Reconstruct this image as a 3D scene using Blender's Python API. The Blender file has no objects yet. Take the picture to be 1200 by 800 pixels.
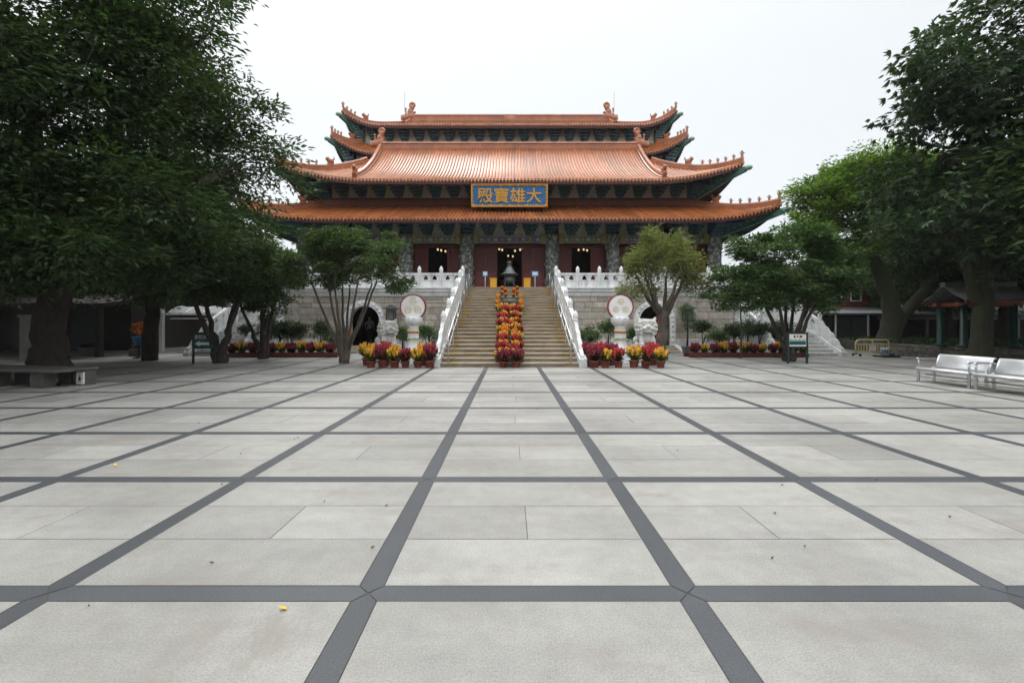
import bpy, math, random
import numpy as np
from mathutils import Vector, Matrix
from mathutils.geometry import delaunay_2d_cdt
R = math.radians
PI = math.pi
scene = bpy.context.scene
COL = scene.collection
random.seed(7)

# ------------------------------------------------------------------ mesh builder
class MB:
    """collects vertices, faces, material slots; coordinates are world unless the parent sits at the origin"""
    def __init__(s):
        s.v = []; s.f = []; s.m = []; s.sm = []; s.M = None
    def add(s, vs, fs, mi=0, smooth=False):
        b = len(s.v)
        if s.M is not None:
            vs = [tuple(s.M @ Vector(p)) for p in vs]
        s.v.extend(vs)
        for f in fs:
            s.f.append(tuple(i + b for i in f)); s.m.append(mi); s.sm.append(smooth)
    def quad(s, a, b, c, d, mi=0):
        s.add([a, b, c, d], [(0, 1, 2, 3)], mi)
    def box(s, x0, x1, y0, y1, z0, z1, mi=0):
        s.add([(x0,y0,z0),(x1,y0,z0),(x1,y1,z0),(x0,y1,z0),(x0,y0,z1),(x1,y0,z1),(x1,y1,z1),(x0,y1,z1)],
              [(0,3,2,1),(4,5,6,7),(0,1,5,4),(1,2,6,5),(2,3,7,6),(3,0,4,7)], mi)
    def bbox(s, x0, x1, y0, y1, z0, z1, b=.02, mi=0):
        """box with chamfered edges"""
        b = min(b, (x1-x0)*.45, (y1-y0)*.45, (z1-z0)*.45)
        P = []
        for sx, X, nx in ((0, x0, 1), (1, x1, -1)):
            for sy, Y, ny in ((0, y0, 1), (1, y1, -1)):
                for sz, Z, nz in ((0, z0, 1), (1, z1, -1)):
                    P += [(X, Y+ny*b, Z+nz*b), (X+nx*b, Y, Z+nz*b), (X+nx*b, Y+ny*b, Z)]
        I = lambda a, c, d, k: (a*4+c*2+d)*3+k
        F = [(I(0,0,0,0),I(0,0,1,0),I(0,1,1,0),I(0,1,0,0)), (I(1,0,0,0),I(1,1,0,0),I(1,1,1,0),I(1,0,1,0)),
             (I(0,0,0,1),I(1,0,0,1),I(1,0,1,1),I(0,0,1,1)), (I(0,1,0,1),I(0,1,1,1),I(1,1,1,1),I(1,1,0,1)),
             (I(0,0,0,2),I(0,1,0,2),I(1,1,0,2),I(1,0,0,2)), (I(0,0,1,2),I(1,0,1,2),I(1,1,1,2),I(0,1,1,2))]
        for c in (0, 1):
            for d in (0, 1):
                F.append((I(0,c,d,1),I(1,c,d,1),I(1,c,d,2),I(0,c,d,2)))
                F.append((I(c,0,d,0),I(c,1,d,0),I(c,1,d,2),I(c,0,d,2)))
                F.append((I(c,d,0,0),I(c,d,1,0),I(c,d,1,1),I(c,d,0,1)))
        for a in (0, 1):
            for c in (0, 1):
                for d in (0, 1):
                    F.append((I(a,c,d,0),I(a,c,d,1),I(a,c,d,2)))
        s.add(P, F, mi)
    def tube(s, pts, rad, n=8, mi=0, cap=True, smooth=True, jit=0.0):
        pts = [Vector(p) for p in pts]
        if not hasattr(rad, '__len__'): rad = [rad]*len(pts)
        vs = []; fs = []
        up = None
        for i, p in enumerate(pts):
            if i == 0: t = pts[1]-pts[0]
            elif i == len(pts)-1: t = pts[-1]-pts[-2]
            else: t = pts[i+1]-pts[i-1]
            if t.length < 1e-9: t = Vector((0,0,1))
            t.normalize()
            if up is None:
                up = Vector((1,0,0)) if abs(t.x) < .8 else Vector((0,1,0))
            a = up - t*up.dot(t)
            if a.length < 1e-6: a = t.orthogonal()
            a.normalize(); b = t.cross(a); up = a
            for k in range(n):
                an = 2*PI*k/n
                r = rad[i]*(1+jit*(math.sin(an*3+i*.35)+.6*math.sin(an*5-i*.22+1))) if jit else rad[i]
                vs.append(tuple(p + a*(math.cos(an)*r) + b*(math.sin(an)*r)))
        for i in range(len(pts)-1):
            for k in range(n):
                k2 = (k+1) % n
                fs.append((i*n+k, i*n+k2, (i+1)*n+k2, (i+1)*n+k))
        if cap:
            fs.append(tuple(range(n-1, -1, -1)))
            fs.append(tuple((len(pts)-1)*n+k for k in range(n)))
        s.add(vs, fs, mi, smooth)
    def lathe(s, prof, c=(0,0,0), n=20, mi=0, smooth=True, lobes=0, amp=0.0, lobe_range=None):
        """prof: list of (r, z); turned round the z axis at c"""
        vs = []; fs = []
        for j, (r, z) in enumerate(prof):
            for k in range(n):
                an = 2*PI*k/n
                rr = r
                if lobes and (lobe_range is None or lobe_range[0] <= j <= lobe_range[1]):
                    rr = r*(1+amp*abs(math.cos(an*lobes/2)))
                vs.append((c[0]+rr*math.cos(an), c[1]+rr*math.sin(an), c[2]+z))
        for j in range(len(prof)-1):
            for k in range(n):
                k2 = (k+1) % n
                fs.append((j*n+k, j*n+k2, (j+1)*n+k2, (j+1)*n+k))
        fs.append(tuple(range(n-1, -1, -1)))
        fs.append(tuple((len(prof)-1)*n+k for k in range(n)))
        s.add(vs, fs, mi, smooth)
    def ball(s, c, r, nu=10, nv=7, mi=0, smooth=True):
        if not hasattr(r, '__len__'): r = (r, r, r)
        vs = [(c[0], c[1], c[2]-r[2])]; fs = []
        for j in range(1, nv):
            ph = -PI/2+PI*j/nv
            for k in range(nu):
                an = 2*PI*k/nu
                vs.append((c[0]+r[0]*math.cos(ph)*math.cos(an), c[1]+r[1]*math.cos(ph)*math.sin(an), c[2]+r[2]*math.sin(ph)))
        vs.append((c[0], c[1], c[2]+r[2])); T = len(vs)-1
        for k in range(nu):
            k2 = (k+1) % nu
            fs.append((0, 1+k2, 1+k)); fs.append((T, T-nu+k, T-nu+k2))
            for j in range(nv-2):
                fs.append((1+j*nu+k, 1+j*nu+k2, 1+(j+1)*nu+k2, 1+(j+1)*nu+k))
        s.add(vs, fs, mi, smooth)
    def plate(s, outer, holes, f0, f1, mi=0, rim=None):
        """flat shape with holes given as 2-D outlines; f0 / f1 map (u, v) to the two faces"""
        pts = [Vector(p) for p in outer]; edges = [(i, (i+1) % len(outer)) for i in range(len(outer))]
        loops = [list(range(len(outer)))]
        for h in holes:
            b = len(pts); pts += [Vector(p) for p in h]
            edges += [(b+i, b+(i+1) % len(h)) for i in range(len(h))]
            loops.append(list(range(b, b+len(h))))
        ov, oe, of, *_ = delaunay_2d_cdt(pts, edges, [], 0, 1e-6)
        def inside(p, poly):
            c = False; n = len(poly); j = n-1
            for i in range(n):
                a, b = poly[i], poly[j]
                if (a[1] > p[1]) != (b[1] > p[1]) and p[0] < (b[0]-a[0])*(p[1]-a[1])/(b[1]-a[1])+a[0]: c = not c
                j = i
            return c
        tr = []
        for f in of:
            c = sum((ov[i] for i in f), Vector((0,0)))/len(f)
            if inside(c, outer) and not any(inside(c, h) for h in holes): tr.append(tuple(f))
        n = len(ov)
        vs = [f0(p[0], p[1]) for p in ov]+[f1(p[0], p[1]) for p in ov]
        fs = list(tr)+[tuple(n+i for i in reversed(f)) for f in tr]
        s.add(vs, fs, mi)
        for lp in loops:
            v2 = [f0(*pts[i]) for i in lp]+[f1(*pts[i]) for i in lp]; L = len(lp)
            s.add(v2, [(i, (i+1) % L, L+(i+1) % L, L+i) for i in range(L)], mi if rim is None else rim)
    def sweep(s, path, prof, mi=0, smooth=False, cap=True, up=(0,0,1)):
        """prof: closed outline of (side, height) offsets carried along path, kept upright"""
        path = [Vector(p) for p in path]; n = len(prof); vs = []; fs = []
        U = Vector(up)
        for i, p in enumerate(path):
            t = path[min(i+1, len(path)-1)]-path[max(i-1, 0)]
            t.normalize()
            side = t.cross(U); side.normalize(); u = side.cross(t)
            for a, b in prof: vs.append(tuple(p+side*a+u*b))
        for i in range(len(path)-1):
            for k in range(n):
                k2 = (k+1) % n
                fs.append((i*n+k, i*n+k2, (i+1)*n+k2, (i+1)*n+k))
        if cap:
            fs.append(tuple(range(n-1, -1, -1))); fs.append(tuple((len(path)-1)*n+k for k in range(n)))
        s.add(vs, fs, mi, smooth)
    def mesh(s, name, mats):
        me = bpy.data.meshes.new(name)
        me.from_pydata(s.v, [], s.f)
        for m in (mats if isinstance(mats, (list, tuple)) else [mats]): me.materials.append(m)
        me.polygons.foreach_set('material_index', s.m)
        me.polygons.foreach_set('use_smooth', s.sm)
        me.update()
        return me
    def build(s, name, mats, parent=None, **tags):
        o = wloc(parent)
        if o.length > 0: s.v = [(p[0]-o.x, p[1]-o.y, p[2]-o.z) for p in s.v]
        me = s.mesh(name, mats)
        return link(name, me, parent, **tags)

def wloc(o):
    v = Vector((0,0,0))
    while o is not None:
        v = v+o.location; o = o.parent
    return v
def tag(o, label=None, cat=None, group=None, kind=None):
    if label: o['label'] = label
    if cat: o['category'] = cat
    if group: o['group'] = group
    if kind: o['kind'] = kind
    return o
def link(name, data, parent=None, **tags):
    o = bpy.data.objects.new(name, data); COL.objects.link(o)
    if parent is not None: o.parent = parent
    return tag(o, **tags)
def thing(name, label, cat, loc=(0,0,0), group=None):
    o = link(name, None); o.location = loc; o.empty_display_size = .2
    return tag(o, label, cat, group)
CH = {}
def kids(o): return [c for c in COL.objects if c.parent == o]
def copy_tree(o, loc=None, rz=None, sc=None, parent=None, label=None, group=None):
    c = o.copy(); COL.objects.link(c)
    c.parent = parent
    if loc is not None: c.location = loc
    if rz is not None: c.rotation_euler = (0, 0, rz)
    if sc is not None: c.scale = (sc, sc, sc) if not hasattr(sc, '__len__') else sc
    if label: c['label'] = label
    if group: c['group'] = group
    for k in list(o.children): copy_tree(k, parent=c)
    return c
def voxel(mb, size, smooth=2):
    """melts overlapping lumps of one carving into one continuous skin (coordinates kept)"""
    me = bpy.data.meshes.new('tmp'); me.from_pydata(mb.v, [], mb.f)
    o = bpy.data.objects.new('tmp', me); COL.objects.link(o)
    r = o.modifiers.new('r', 'REMESH'); r.mode = 'VOXEL'; r.voxel_size = size; r.use_smooth_shade = True
    if smooth:
        k = o.modifiers.new('s', 'SMOOTH'); k.iterations = smooth; k.factor = .5
    dg = bpy.context.evaluated_depsgraph_get()
    m2 = bpy.data.meshes.new_from_object(o.evaluated_get(dg))
    out = MB(); out.v = [tuple(v.co) for v in m2.vertices]; out.f = [tuple(p.vertices) for p in m2.polygons]
    out.m = [0]*len(out.f); out.sm = [True]*len(out.f)
    bpy.data.objects.remove(o); bpy.data.meshes.remove(me); bpy.data.meshes.remove(m2)
    return out
def text_mb(body, height, width=None, bold=0.0, depth=.02, mi=0, align='CENTER'):
    """lettering lying in the x-z plane, facing -y, centred on the origin"""
    c = bpy.data.curves.new('t', 'FONT'); c.body = body; c.extrude = depth/2; c.offset = bold; c.align_x = 'LEFT'
    c.resolution_u = 3
    o = bpy.data.objects.new('t', c); COL.objects.link(o)
    dg = bpy.context.evaluated_depsgraph_get()
    m = bpy.data.meshes.new_from_object(o.evaluated_get(dg))
    xs = [v.co.x for v in m.vertices]; ys = [v.co.y for v in m.vertices]
    x0, x1, y0, y1 = min(xs), max(xs), min(ys), max(ys)
    sy = height/(y1-y0); sx = sy if width is None else width/(x1-x0)
    out = MB()
    out.v = [((v.co.x-(x0+x1)/2)*sx, -v.co.z, (v.co.y-(y0+y1)/2)*sy) for v in m.vertices]
    out.f = [tuple(p.vertices) for p in m.polygons]; out.m = [mi]*len(out.f); out.sm = [False]*len(out.f)
    bpy.data.objects.remove(o); bpy.data.curves.remove(c); bpy.data.meshes.remove(m)
    return out
def merge(dst, src, off=(0,0,0), mi=None, rot=None):
    b = len(dst.v)
    M = Matrix.Translation(off) if rot is None else Matrix.Translation(off) @ rot
    dst.v += [tuple(M @ Vector(p)) for p in src.v]
    dst.f += [tuple(i+b for i in f) for f in src.f]
    dst.m += src.m if mi is None else [mi]*len(src.f); dst.sm += src.sm

# ------------------------------------------------------------------ camera
F = 513.0/1200
CAM_Z = 1.6
cam = bpy.data.cameras.new('camera'); cam.sensor_width = 36; cam.lens = 36*F
cam.shift_x = 3/1200; cam.shift_y = -21/1200; cam.clip_start = .05; cam.clip_end = 20000
camo = bpy.data.objects.new('camera', cam); COL.objects.link(camo)
camo.location = (0, 0, CAM_Z); camo.rotation_euler = (R(90), 0, 0)
scene.camera = camo
def PX(px, d): return (px-597)*d/513.0          # photo column at depth d -> x
def PZ(py, d): return CAM_Z-(py-379)*d/513.0    # photo row at depth d -> z
def GD(py): return 513.0*CAM_Z/(py-379)         # photo row of a ground point -> depth

# ------------------------------------------------------------------ materials
def mat(name):
    m = bpy.data.materials.new(name); m.use_nodes = True
    nt = m.node_tree; p = nt.nodes['Principled BSDF']
    return m, nt, p
def N(nt, t, **kw):
    n = nt.nodes.new(t)
    for k, v in kw.items(): setattr(n, k, v)
    return n
def noise(nt, scale, detail=4, rough=.55, coord='Object', vec=None, stretch=None):
    tc = N(nt, 'ShaderNodeTexCoord'); n = N(nt, 'ShaderNodeTexNoise')
    n.inputs['Scale'].default_value = scale; n.inputs['Detail'].default_value = detail; n.inputs['Roughness'].default_value = rough
    src = tc.outputs[coord] if vec is None else vec
    if stretch:
        mp = N(nt, 'ShaderNodeMapping'); mp.inputs['Scale'].default_value = stretch
        nt.links.new(src, mp.inputs['Vector']); src = mp.outputs['Vector']
    nt.links.new(src, n.inputs['Vector'])
    return n.outputs['Fac']
def ramp(nt, fac, stops):
    r = N(nt, 'ShaderNodeValToRGB'); e = r.color_ramp.elements
    while len(e) < len(stops): e.new(.5)
    for k, (p, c) in enumerate(stops):
        e[k].position = p; e[k].color = (c[0], c[1], c[2], 1) if hasattr(c, '__len__') else (c, c, c, 1)
    nt.links.new(fac, r.inputs['Fac'])
    return r.outputs['Color']
def mixc(nt, a, b, fac=.5, mode='MIX'):
    m = N(nt, 'ShaderNodeMix'); m.data_type = 'RGBA'; m.blend_type = mode
    for i, x in ((6, a), (7, b), (0, fac)):
        if hasattr(x, 'is_output'): nt.links.new(x, m.inputs[i])
        elif i == 0: m.inputs[0].default_value = x
        else: m.inputs[i].default_value = (x[0], x[1], x[2], 1)
    return m.outputs[2]
def island(nt, lo, hi):
    g = N(nt, 'ShaderNodeNewGeometry'); mr = N(nt, 'ShaderNodeMapRange')
    mr.inputs['To Min'].default_value = lo; mr.inputs['To Max'].default_value = hi
    nt.links.new(g.outputs['Random Per Island'], mr.inputs['Value'])
    return mr.outputs['Result']
def grey(nt, v):
    c = N(nt, 'ShaderNodeCombineColor')
    for k in range(3): nt.links.new(v, c.inputs[k])
    return c.outputs['Color']
def bump(nt, p, h, strength=.3, dist=.02):
    b = N(nt, 'ShaderNodeBump'); b.inputs['Strength'].default_value = strength; b.inputs['Distance'].default_value = dist
    nt.links.new(h, b.inputs['Height']); nt.links.new(b.outputs['Normal'], p.inputs['Normal'])
def simple(name, col, rough=.6, var=.25, scale=6, metal=0, isl=0, bmp=0, bscale=40, spec=.5, coat=0, stretch=None, streak=0, mould=(.16, .155, .13)):
    """colour with grime: noise varies the base, optionally each loose piece gets its own tone"""
    m, nt, p = mat(name)
    lo = [c*(1-var) for c in col]; hi = [min(1, c*(1+var*.7)) for c in col]
    c = ramp(nt, noise(nt, scale, 5, .6, stretch=stretch), [(.3, lo), (.7, hi)])
    if isl: c = mixc(nt, c, grey(nt, island(nt, 1-isl, 1+isl*.6)), 1, 'MULTIPLY')
    if streak: c = mixc(nt, c, mould, mixc(nt, (0,0,0), ramp(nt, noise(nt, 3.2, 6, .72, stretch=(1, 1, .16)), [(.50, 0), (.72, streak)]), 1), 'MIX')
    nt.links.new(c, p.inputs['Base Color'])
    p.inputs['Roughness'].default_value = rough; p.inputs['Metallic'].default_value = metal
    p.inputs['Specular IOR Level'].default_value = spec; p.inputs['Coat Weight'].default_value = coat
    if bmp: bump(nt, p, noise(nt, bscale, 4), bmp, .01)
    return m

def m_slab():
    m, nt, p = mat('pale_granite_slab')
    big = noise(nt, .55, 5, .62); streak = noise(nt, 1.3, 5, .6, stretch=(.5, 2.6, 1))
    speck = noise(nt, 95, 2, .7); mid = noise(nt, 7, 6, .68)
    c = ramp(nt, speck, [(.32, (.285, .277, .258)), (.5, (.365, .357, .333)), (.72, (.43, .421, .394))])
    c = mixc(nt, c, ramp(nt, big, [(.28, .70), (.6, 1.06)]), .8, 'MULTIPLY')
    c = mixc(nt, c, ramp(nt, streak, [(.3, .86), (.62, 1.03)]), .7, 'MULTIPLY')
    c = mixc(nt, c, ramp(nt, mid, [(.33, .84), (.6, 1.02)]), .6, 'MULTIPLY')
    c = mixc(nt, c, grey(nt, island(nt, .86, 1.07)), 1, 'MULTIPLY')
    # brown water stains: patches with an edge of their own
    st = noise(nt, .8, 6, .75, stretch=(1, 1.7, 1))
    c = mixc(nt, c, (.25, .215, .18), mixc(nt, (0,0,0), ramp(nt, st, [(.53, 0), (.66, .5)]), 1), 'MIX')
    tc = N(nt, 'ShaderNodeTexCoord'); vd = N(nt, 'ShaderNodeVectorMath'); vd.operation = 'SUBTRACT'; vd.inputs[1].default_value = (-1.32, 2.2, 0)
    nt.links.new(tc.outputs['Object'], vd.inputs[0]); vm = N(nt, 'ShaderNodeVectorMath'); vm.operation = 'MULTIPLY'; vm.inputs[1].default_value = (1.7, 2.3, 1); nt.links.new(vd.outputs[0], vm.inputs[0])
    vl = N(nt, 'ShaderNodeVectorMath'); vl.operation = 'LENGTH'; nt.links.new(vm.outputs[0], vl.inputs[0])
    sm = mixc(nt, ramp(nt, vl.outputs['Value'], [(.25, 1), (.85, 0)]), ramp(nt, noise(nt, 2.4, 5, .7, stretch=(2.2, .8, 1)), [(.46, 0), (.60, .62)]), 1, 'MULTIPLY')
    c = mixc(nt, c, (.23, .205, .17), sm, 'MIX')
    nt.links.new(c, p.inputs['Base Color'])
    p.inputs['Roughness'].default_value = .62
    nt.links.new(ramp(nt, big, [(.3, .5), (.7, .72)]), p.inputs['Roughness'])
    bump(nt, p, speck, .25, .004)
    return m
def m_strip():
    m, nt, p = mat('dark_granite_strip')
    c = ramp(nt, noise(nt, 110, 2, .7), [(.3, (.046, .051, .058)), (.7, (.092, .098, .106))])
    c = mixc(nt, c, ramp(nt, noise(nt, 1.2, 5, .65), [(.3, .8), (.7, 1.15)]), .8, 'MULTIPLY')
    c = mixc(nt, c, grey(nt, island(nt, .85, 1.12)), 1, 'MULTIPLY')
    nt.links.new(c, p.inputs['Base Color']); p.inputs['Roughness'].default_value = .55
    return m
def m_tile(name, col, pale):
    m, nt, p = mat(name)
    c = ramp(nt, noise(nt, 1.6, 6, .7), [(.3, [x*.72 for x in col]), (.55, col), (.8, pale)])
    c = mixc(nt, c, grey(nt, island(nt, .74, 1.14)), 1, 'MULTIPLY')
    c = mixc(nt, c, ramp(nt, noise(nt, .45, 6, .7, stretch=(1.6, .5, .5)), [(.32, .66), (.56, 1.06)]), .8, 'MULTIPLY')
    c = mixc(nt, c, (.10, .085, .06), mixc(nt, (0,0,0), ramp(nt, noise(nt, 2.6, 5, .75, stretch=(1.5, .6, .6)), [(.60, 0), (.74, .55)]), 1), 'MIX')
    # glaze dirt in short bands, the courses of single tiles
    tc = N(nt, 'ShaderNodeTexCoord'); w = N(nt, 'ShaderNodeTexWave'); w.bands_direction = 'Z'
    w.inputs['Scale'].default_value = 2.6; w.inputs['Distortion'].default_value = 1.5
    nt.links.new(tc.outputs['Object'], w.inputs['Vector'])
    c = mixc(nt, c, ramp(nt, w.outputs['Fac'], [(.05, .72), (.3, 1)]), .6, 'MULTIPLY')
    nt.links.new(c, p.inputs['Base Color'])
    p.inputs['Roughness'].default_value = .36; p.inputs['Coat Weight'].default_value = .22; p.inputs['Coat Roughness'].default_value = .22
    return m
def m_leaf(name, dark, light, trans=.25, rough=.45):
    m, nt, p = mat(name)
    g = N(nt, 'ShaderNodeNewGeometry')
    c = ramp(nt, g.outputs['Random Per Island'], [(0, dark), (.55, [(a+b)/2 for a, b in zip(dark, light)]), (1, light)])
    c = mixc(nt, c, ramp(nt, noise(nt, .5, 3), [(.35, .72), (.65, 1.25)]), .8, 'MULTIPLY')
    nt.links.new(c, p.inputs['Base Color']); p.inputs['Roughness'].default_value = rough
    p.inputs['Specular IOR Level'].default_value = .35
    t = N(nt, 'ShaderNodeBsdfTranslucent'); mx = N(nt, 'ShaderNodeMixShader'); mx.inputs[0].default_value = trans
    tint = mixc(nt, c, (1.0, 1.25, .45), 1, 'MULTIPLY'); nt.links.new(tint, t.inputs['Color'])
    nt.links.new(p.outputs[0], mx.inputs[1]); nt.links.new(t.outputs[0], mx.inputs[2])
    nt.links.new(mx.outputs[0], nt.nodes['Material Output'].inputs['Surface'])
    return m
def m_bark(name, col, moss=None):
    m, nt, p = mat(name)
    n1 = noise(nt, 9, 6, .7, stretch=(1, 1, .25))
    c = ramp(nt, n1, [(.3, [x*.5 for x in col]), (.7, [x*1.3 for x in col])])
    if moss: c = mixc(nt, c, moss, mixc(nt, (0,0,0), ramp(nt, noise(nt, 1.4, 5, .65), [(.42, 0), (.6, .85)]), 1))
    nt.links.new(c, p.inputs['Base Color']); p.inputs['Roughness'].default_value = .9
    bump(nt, p, n1, .7, .04)
    return m
def m_carved(name, dark, light, scale):
    m, nt, p = mat(name)
    tc = N(nt, 'ShaderNodeTexCoord'); v = N(nt, 'ShaderNodeTexVoronoi'); v.feature = 'SMOOTH_F1'
    mp = N(nt, 'ShaderNodeMapping'); mp.inputs['Scale'].default_value = (1, 1, .75)
    nz = N(nt, 'ShaderNodeTexNoise'); nz.inputs['Scale'].default_value = 2.2; nz.inputs['Detail'].default_value = 3
    ad = N(nt, 'ShaderNodeVectorMath'); ad.operation = 'MULTIPLY_ADD'; ad.inputs[1].default_value = (.5, .5, .5)
    nt.links.new(tc.outputs['Object'], nz.inputs['Vector']); nt.links.new(nz.outputs['Color'], ad.inputs[0]); nt.links.new(tc.outputs['Object'], ad.inputs[2])
    nt.links.new(ad.outputs[0], mp.inputs['Vector']); nt.links.new(mp.outputs[0], v.inputs['Vector']); v.inputs['Scale'].default_value = scale
    c = ramp(nt, v.outputs['Distance'], [(.12, light), (.5, dark)])
    c = mixc(nt, c, ramp(nt, noise(nt, 14, 4), [(.3, .7), (.7, 1.2)]), .8, 'MULTIPLY')
    nt.links.new(c, p.inputs['Base Color']); p.inputs['Roughness'].default_value = .75
    inv = N(nt, 'ShaderNodeMath'); inv.operation = 'SUBTRACT'; inv.inputs[0].default_value = 1; nt.links.new(v.outputs['Distance'], inv.inputs[1])
    bump(nt, p, inv.outputs[0], 1.0, .12)
    return m
def m_painted(name, base, accents, scale=7):
    """painted beam: scroll work in a few colours on a ground colour"""
    m, nt, p = mat(name)
    tc = N(nt, 'ShaderNodeTexCoord'); w = N(nt, 'ShaderNodeTexWave'); w.wave_type = 'RINGS'
    w.inputs['Scale'].default_value = scale*.35; w.inputs['Distortion'].default_value = 9; w.inputs['Detail'].default_value = 2; w.inputs['Detail Scale'].default_value = 1.6
    nt.links.new(tc.outputs['Object'], w.inputs['Vector'])
    st = [(0, base), (.42, base)]
    for k, a in enumerate(accents): st.append((.5+.4*k/len(accents), a))
    c = ramp(nt, w.outputs['Fac'], st)
    nt.links.new(c, p.inputs['Base Color']); p.inputs['Roughness'].default_value = .5
    return m
def m_emit(name, col, s):
    m, nt, p = mat(name)
    p.inputs['Base Color'].default_value = (*col, 1); p.inputs['Emission Color'].default_value = (*col, 1); p.inputs['Emission Strength'].default_value = s
    return m
K = {}
K['slab'] = m_slab(); K['strip'] = m_strip()
K['grout'] = simple('grout', (.10, .095, .09), .9)
K['ground'] = simple('ground_soil', (.09, .095, .07), .95, .4, .6)
K['concrete'] = simple('concrete', (.33, .32, .30), .85, .25, 1.5, bmp=.2)
K['bench_stone'] = simple('bench_stone', (.11, .105, .10), .8, .3, 3, bmp=.2)
K['conc_dark'] = simple('concrete_dark', (.15, .145, .14), .85, .3, 1.5, bmp=.2)
K['tile'] = m_tile('glazed_roof_tile', (.45, .145, .045), (.58, .23, .09))
K['tile_end'] = m_tile('glazed_tile_end', (.55, .22, .10), (.68, .36, .2))
K['ridge'] = m_tile('glazed_ridge', (.43, .150, .065), (.55, .25, .13))
K['rust'] = simple('red_fascia', (.20, .045, .022), .6)
K['blue'] = simple('bracket_blue', (.045, .08, .20), .5, .4, 9)
K['green'] = simple('bracket_green', (.034, .13, .10), .5, .4, 9)
K['pale_green'] = simple('pale_green_paint', (.30, .50, .42), .5)
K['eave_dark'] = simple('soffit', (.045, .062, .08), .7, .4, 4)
K['cream'] = simple('cream_panel', (.52, .49, .41), .75, .25, 3)
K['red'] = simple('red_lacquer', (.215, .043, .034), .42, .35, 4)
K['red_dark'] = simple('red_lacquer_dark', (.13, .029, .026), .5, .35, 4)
K['lattice'] = simple('red_lattice', (.23, .05, .038), .45, .3, 6)
K['column'] = m_carved('carved_stone', (.16, .17, .155), (.60, .61, .57), 5.5)
K['beam_blue'] = m_painted('painted_beam_blue', (.075, .085, .21), [(.20, .24, .45), (.62, .42, .12), (.14, .14, .32)], 11)
K['beam_green'] = m_painted('painted_beam_green', (.07, .14, .11), [(.22, .40, .32), (.60, .44, .12), (.10, .16, .26)], 11)
K['yellow_end'] = m_painted('painted_beam_end', (.42, .33, .07), [(.52, .46, .15), (.16, .2, .08)], 16)
K['marble'] = simple('white_stone', (.75, .755, .76), .55, .12, 2.2, bmp=.12, bscale=30, streak=.55)
K['marble_old'] = simple('weathered_white_stone', (.60, .60, .59), .65, .22, 1.8, bmp=.2, streak=.7)
K['block'] = simple('ashlar_block', (.47, .425, .365), .8, .25, 3.5, isl=.30, bmp=.4, bscale=22, streak=.5)
K['mortar'] = simple('mortar', (.21, .19, .165), .9)
K['step'] = simple('stair_granite', (.26, .20, .135), .75, .4, 1.3, streak=.5, isl=.16, bmp=.15, stretch=(1, 1, 1))
K['step_edge'] = simple('yellow_nosing', (.40, .27, .08), .6, .45, 3)
K['tread'] = simple('stair_tread', (.38, .325, .25), .75, .25, 2, bmp=.15)
K['steel'] = simple('steel', (.55, .56, .57), .28, .15, 3, metal=1)
K['bronze'] = simple('dark_bronze', (.075, .080, .080), .42, .35, 7, metal=.7, bmp=.1)
K['bronze_g'] = simple('grey_bronze', (.11, .125, .12), .45, .3, 6, metal=.5, bmp=.1)
K['gold'] = simple('gold_leaf', (.74, .40, .07), .42, .2, 8, metal=.15)
K['plaque_blue'] = simple('plaque_blue', (.03, .16, .40), .5, .25, 6)
K['white'] = simple('white_paint', (.78, .78, .77), .5, .08, 3)
K['black'] = simple('black_iron', (.018, .018, .02), .5)
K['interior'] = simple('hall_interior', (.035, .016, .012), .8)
K['floor_in'] = simple('hall_floor', (.12, .10, .08), .4)
K['gold_dim'] = simple('altar_gold', (.22, .11, .03), .5, .5, 5)
K['lamp'] = m_emit('lamp_glow', (1.0, .74, .36), .75)
K['pot'] = simple('terracotta_pot', (.20, .042, .03), .7, .25, 9)
K['soil'] = simple('soil', (.03, .022, .015), .95)
K['lion'] = simple('lion_stone', (.62, .61, .58), .8, .3, 5, bmp=.5, bscale=30)
K['teal'] = simple('teal_sign', (.012, .085, .085), .45, .15)
K['dgreen'] = simple('green_frame', (.007, .036, .031), .45)
K['yellowbox'] = simple('yellow_box', (.80, .40, .025), .55, .1)
K['skyblue'] = simple('blue_notice', (.20, .42, .68), .5, .1)
K['bark'] = m_bark('bark', (.060, .048, .038))
K['bark_grey'] = m_bark('bark_grey', (.105, .085, .068))
K['bark_moss'] = m_bark('bark_moss', (.050, .042, .030), (.030, .050, .012))
K['leaf_ficus'] = m_leaf('leaf_ficus', (.027, .054, .021), (.095, .150, .055), .33)
K['leaf_small'] = m_leaf('leaf_small', (.036, .068, .028), (.13, .185, .07), .33)
K['leaf_light'] = m_leaf('leaf_light', (.12, .135, .05), (.31, .31, .135), .38)
K['leaf_bright'] = m_leaf('leaf_bright', (.07, .125, .028), (.24, .335, .085), .46)
K['leaf_big'] = m_leaf('leaf_big', (.022, .047, .024), (.075, .122, .056), .30, .38)
K['leaf_mid'] = m_leaf('leaf_mid', (.036, .076, .030), (.135, .21, .078), .35)
K['leaf_shrub'] = m_leaf('leaf_shrub', (.02, .045, .018), (.06, .10, .035), .25)
K['leaf_flower'] = m_leaf('leaf_flower', (.05, .10, .02), (.16, .24, .05), .3)
K['leaf_purple'] = m_leaf('leaf_purple', (.045, .03, .02), (.12, .10, .035), .25)
K['bloom_yellow'] = simple('bloom_yellow', (.72, .36, .025), .7, .3, 20, isl=.3)
K['bloom_red'] = simple('bloom_red', (.42, .022, .022), .7, .3, 20, isl=.35)
K['bloom_crimson'] = simple('bloom_crimson', (.24, .014, .036), .7, .3, 20, isl=.35)
K['bloom_orange'] = simple('bloom_orange', (.75, .17, .01), .7, .3, 20, isl=.35)
K['brick_red'] = simple('red_building', (.13, .028, .022), .8, .25, 3)
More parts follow.
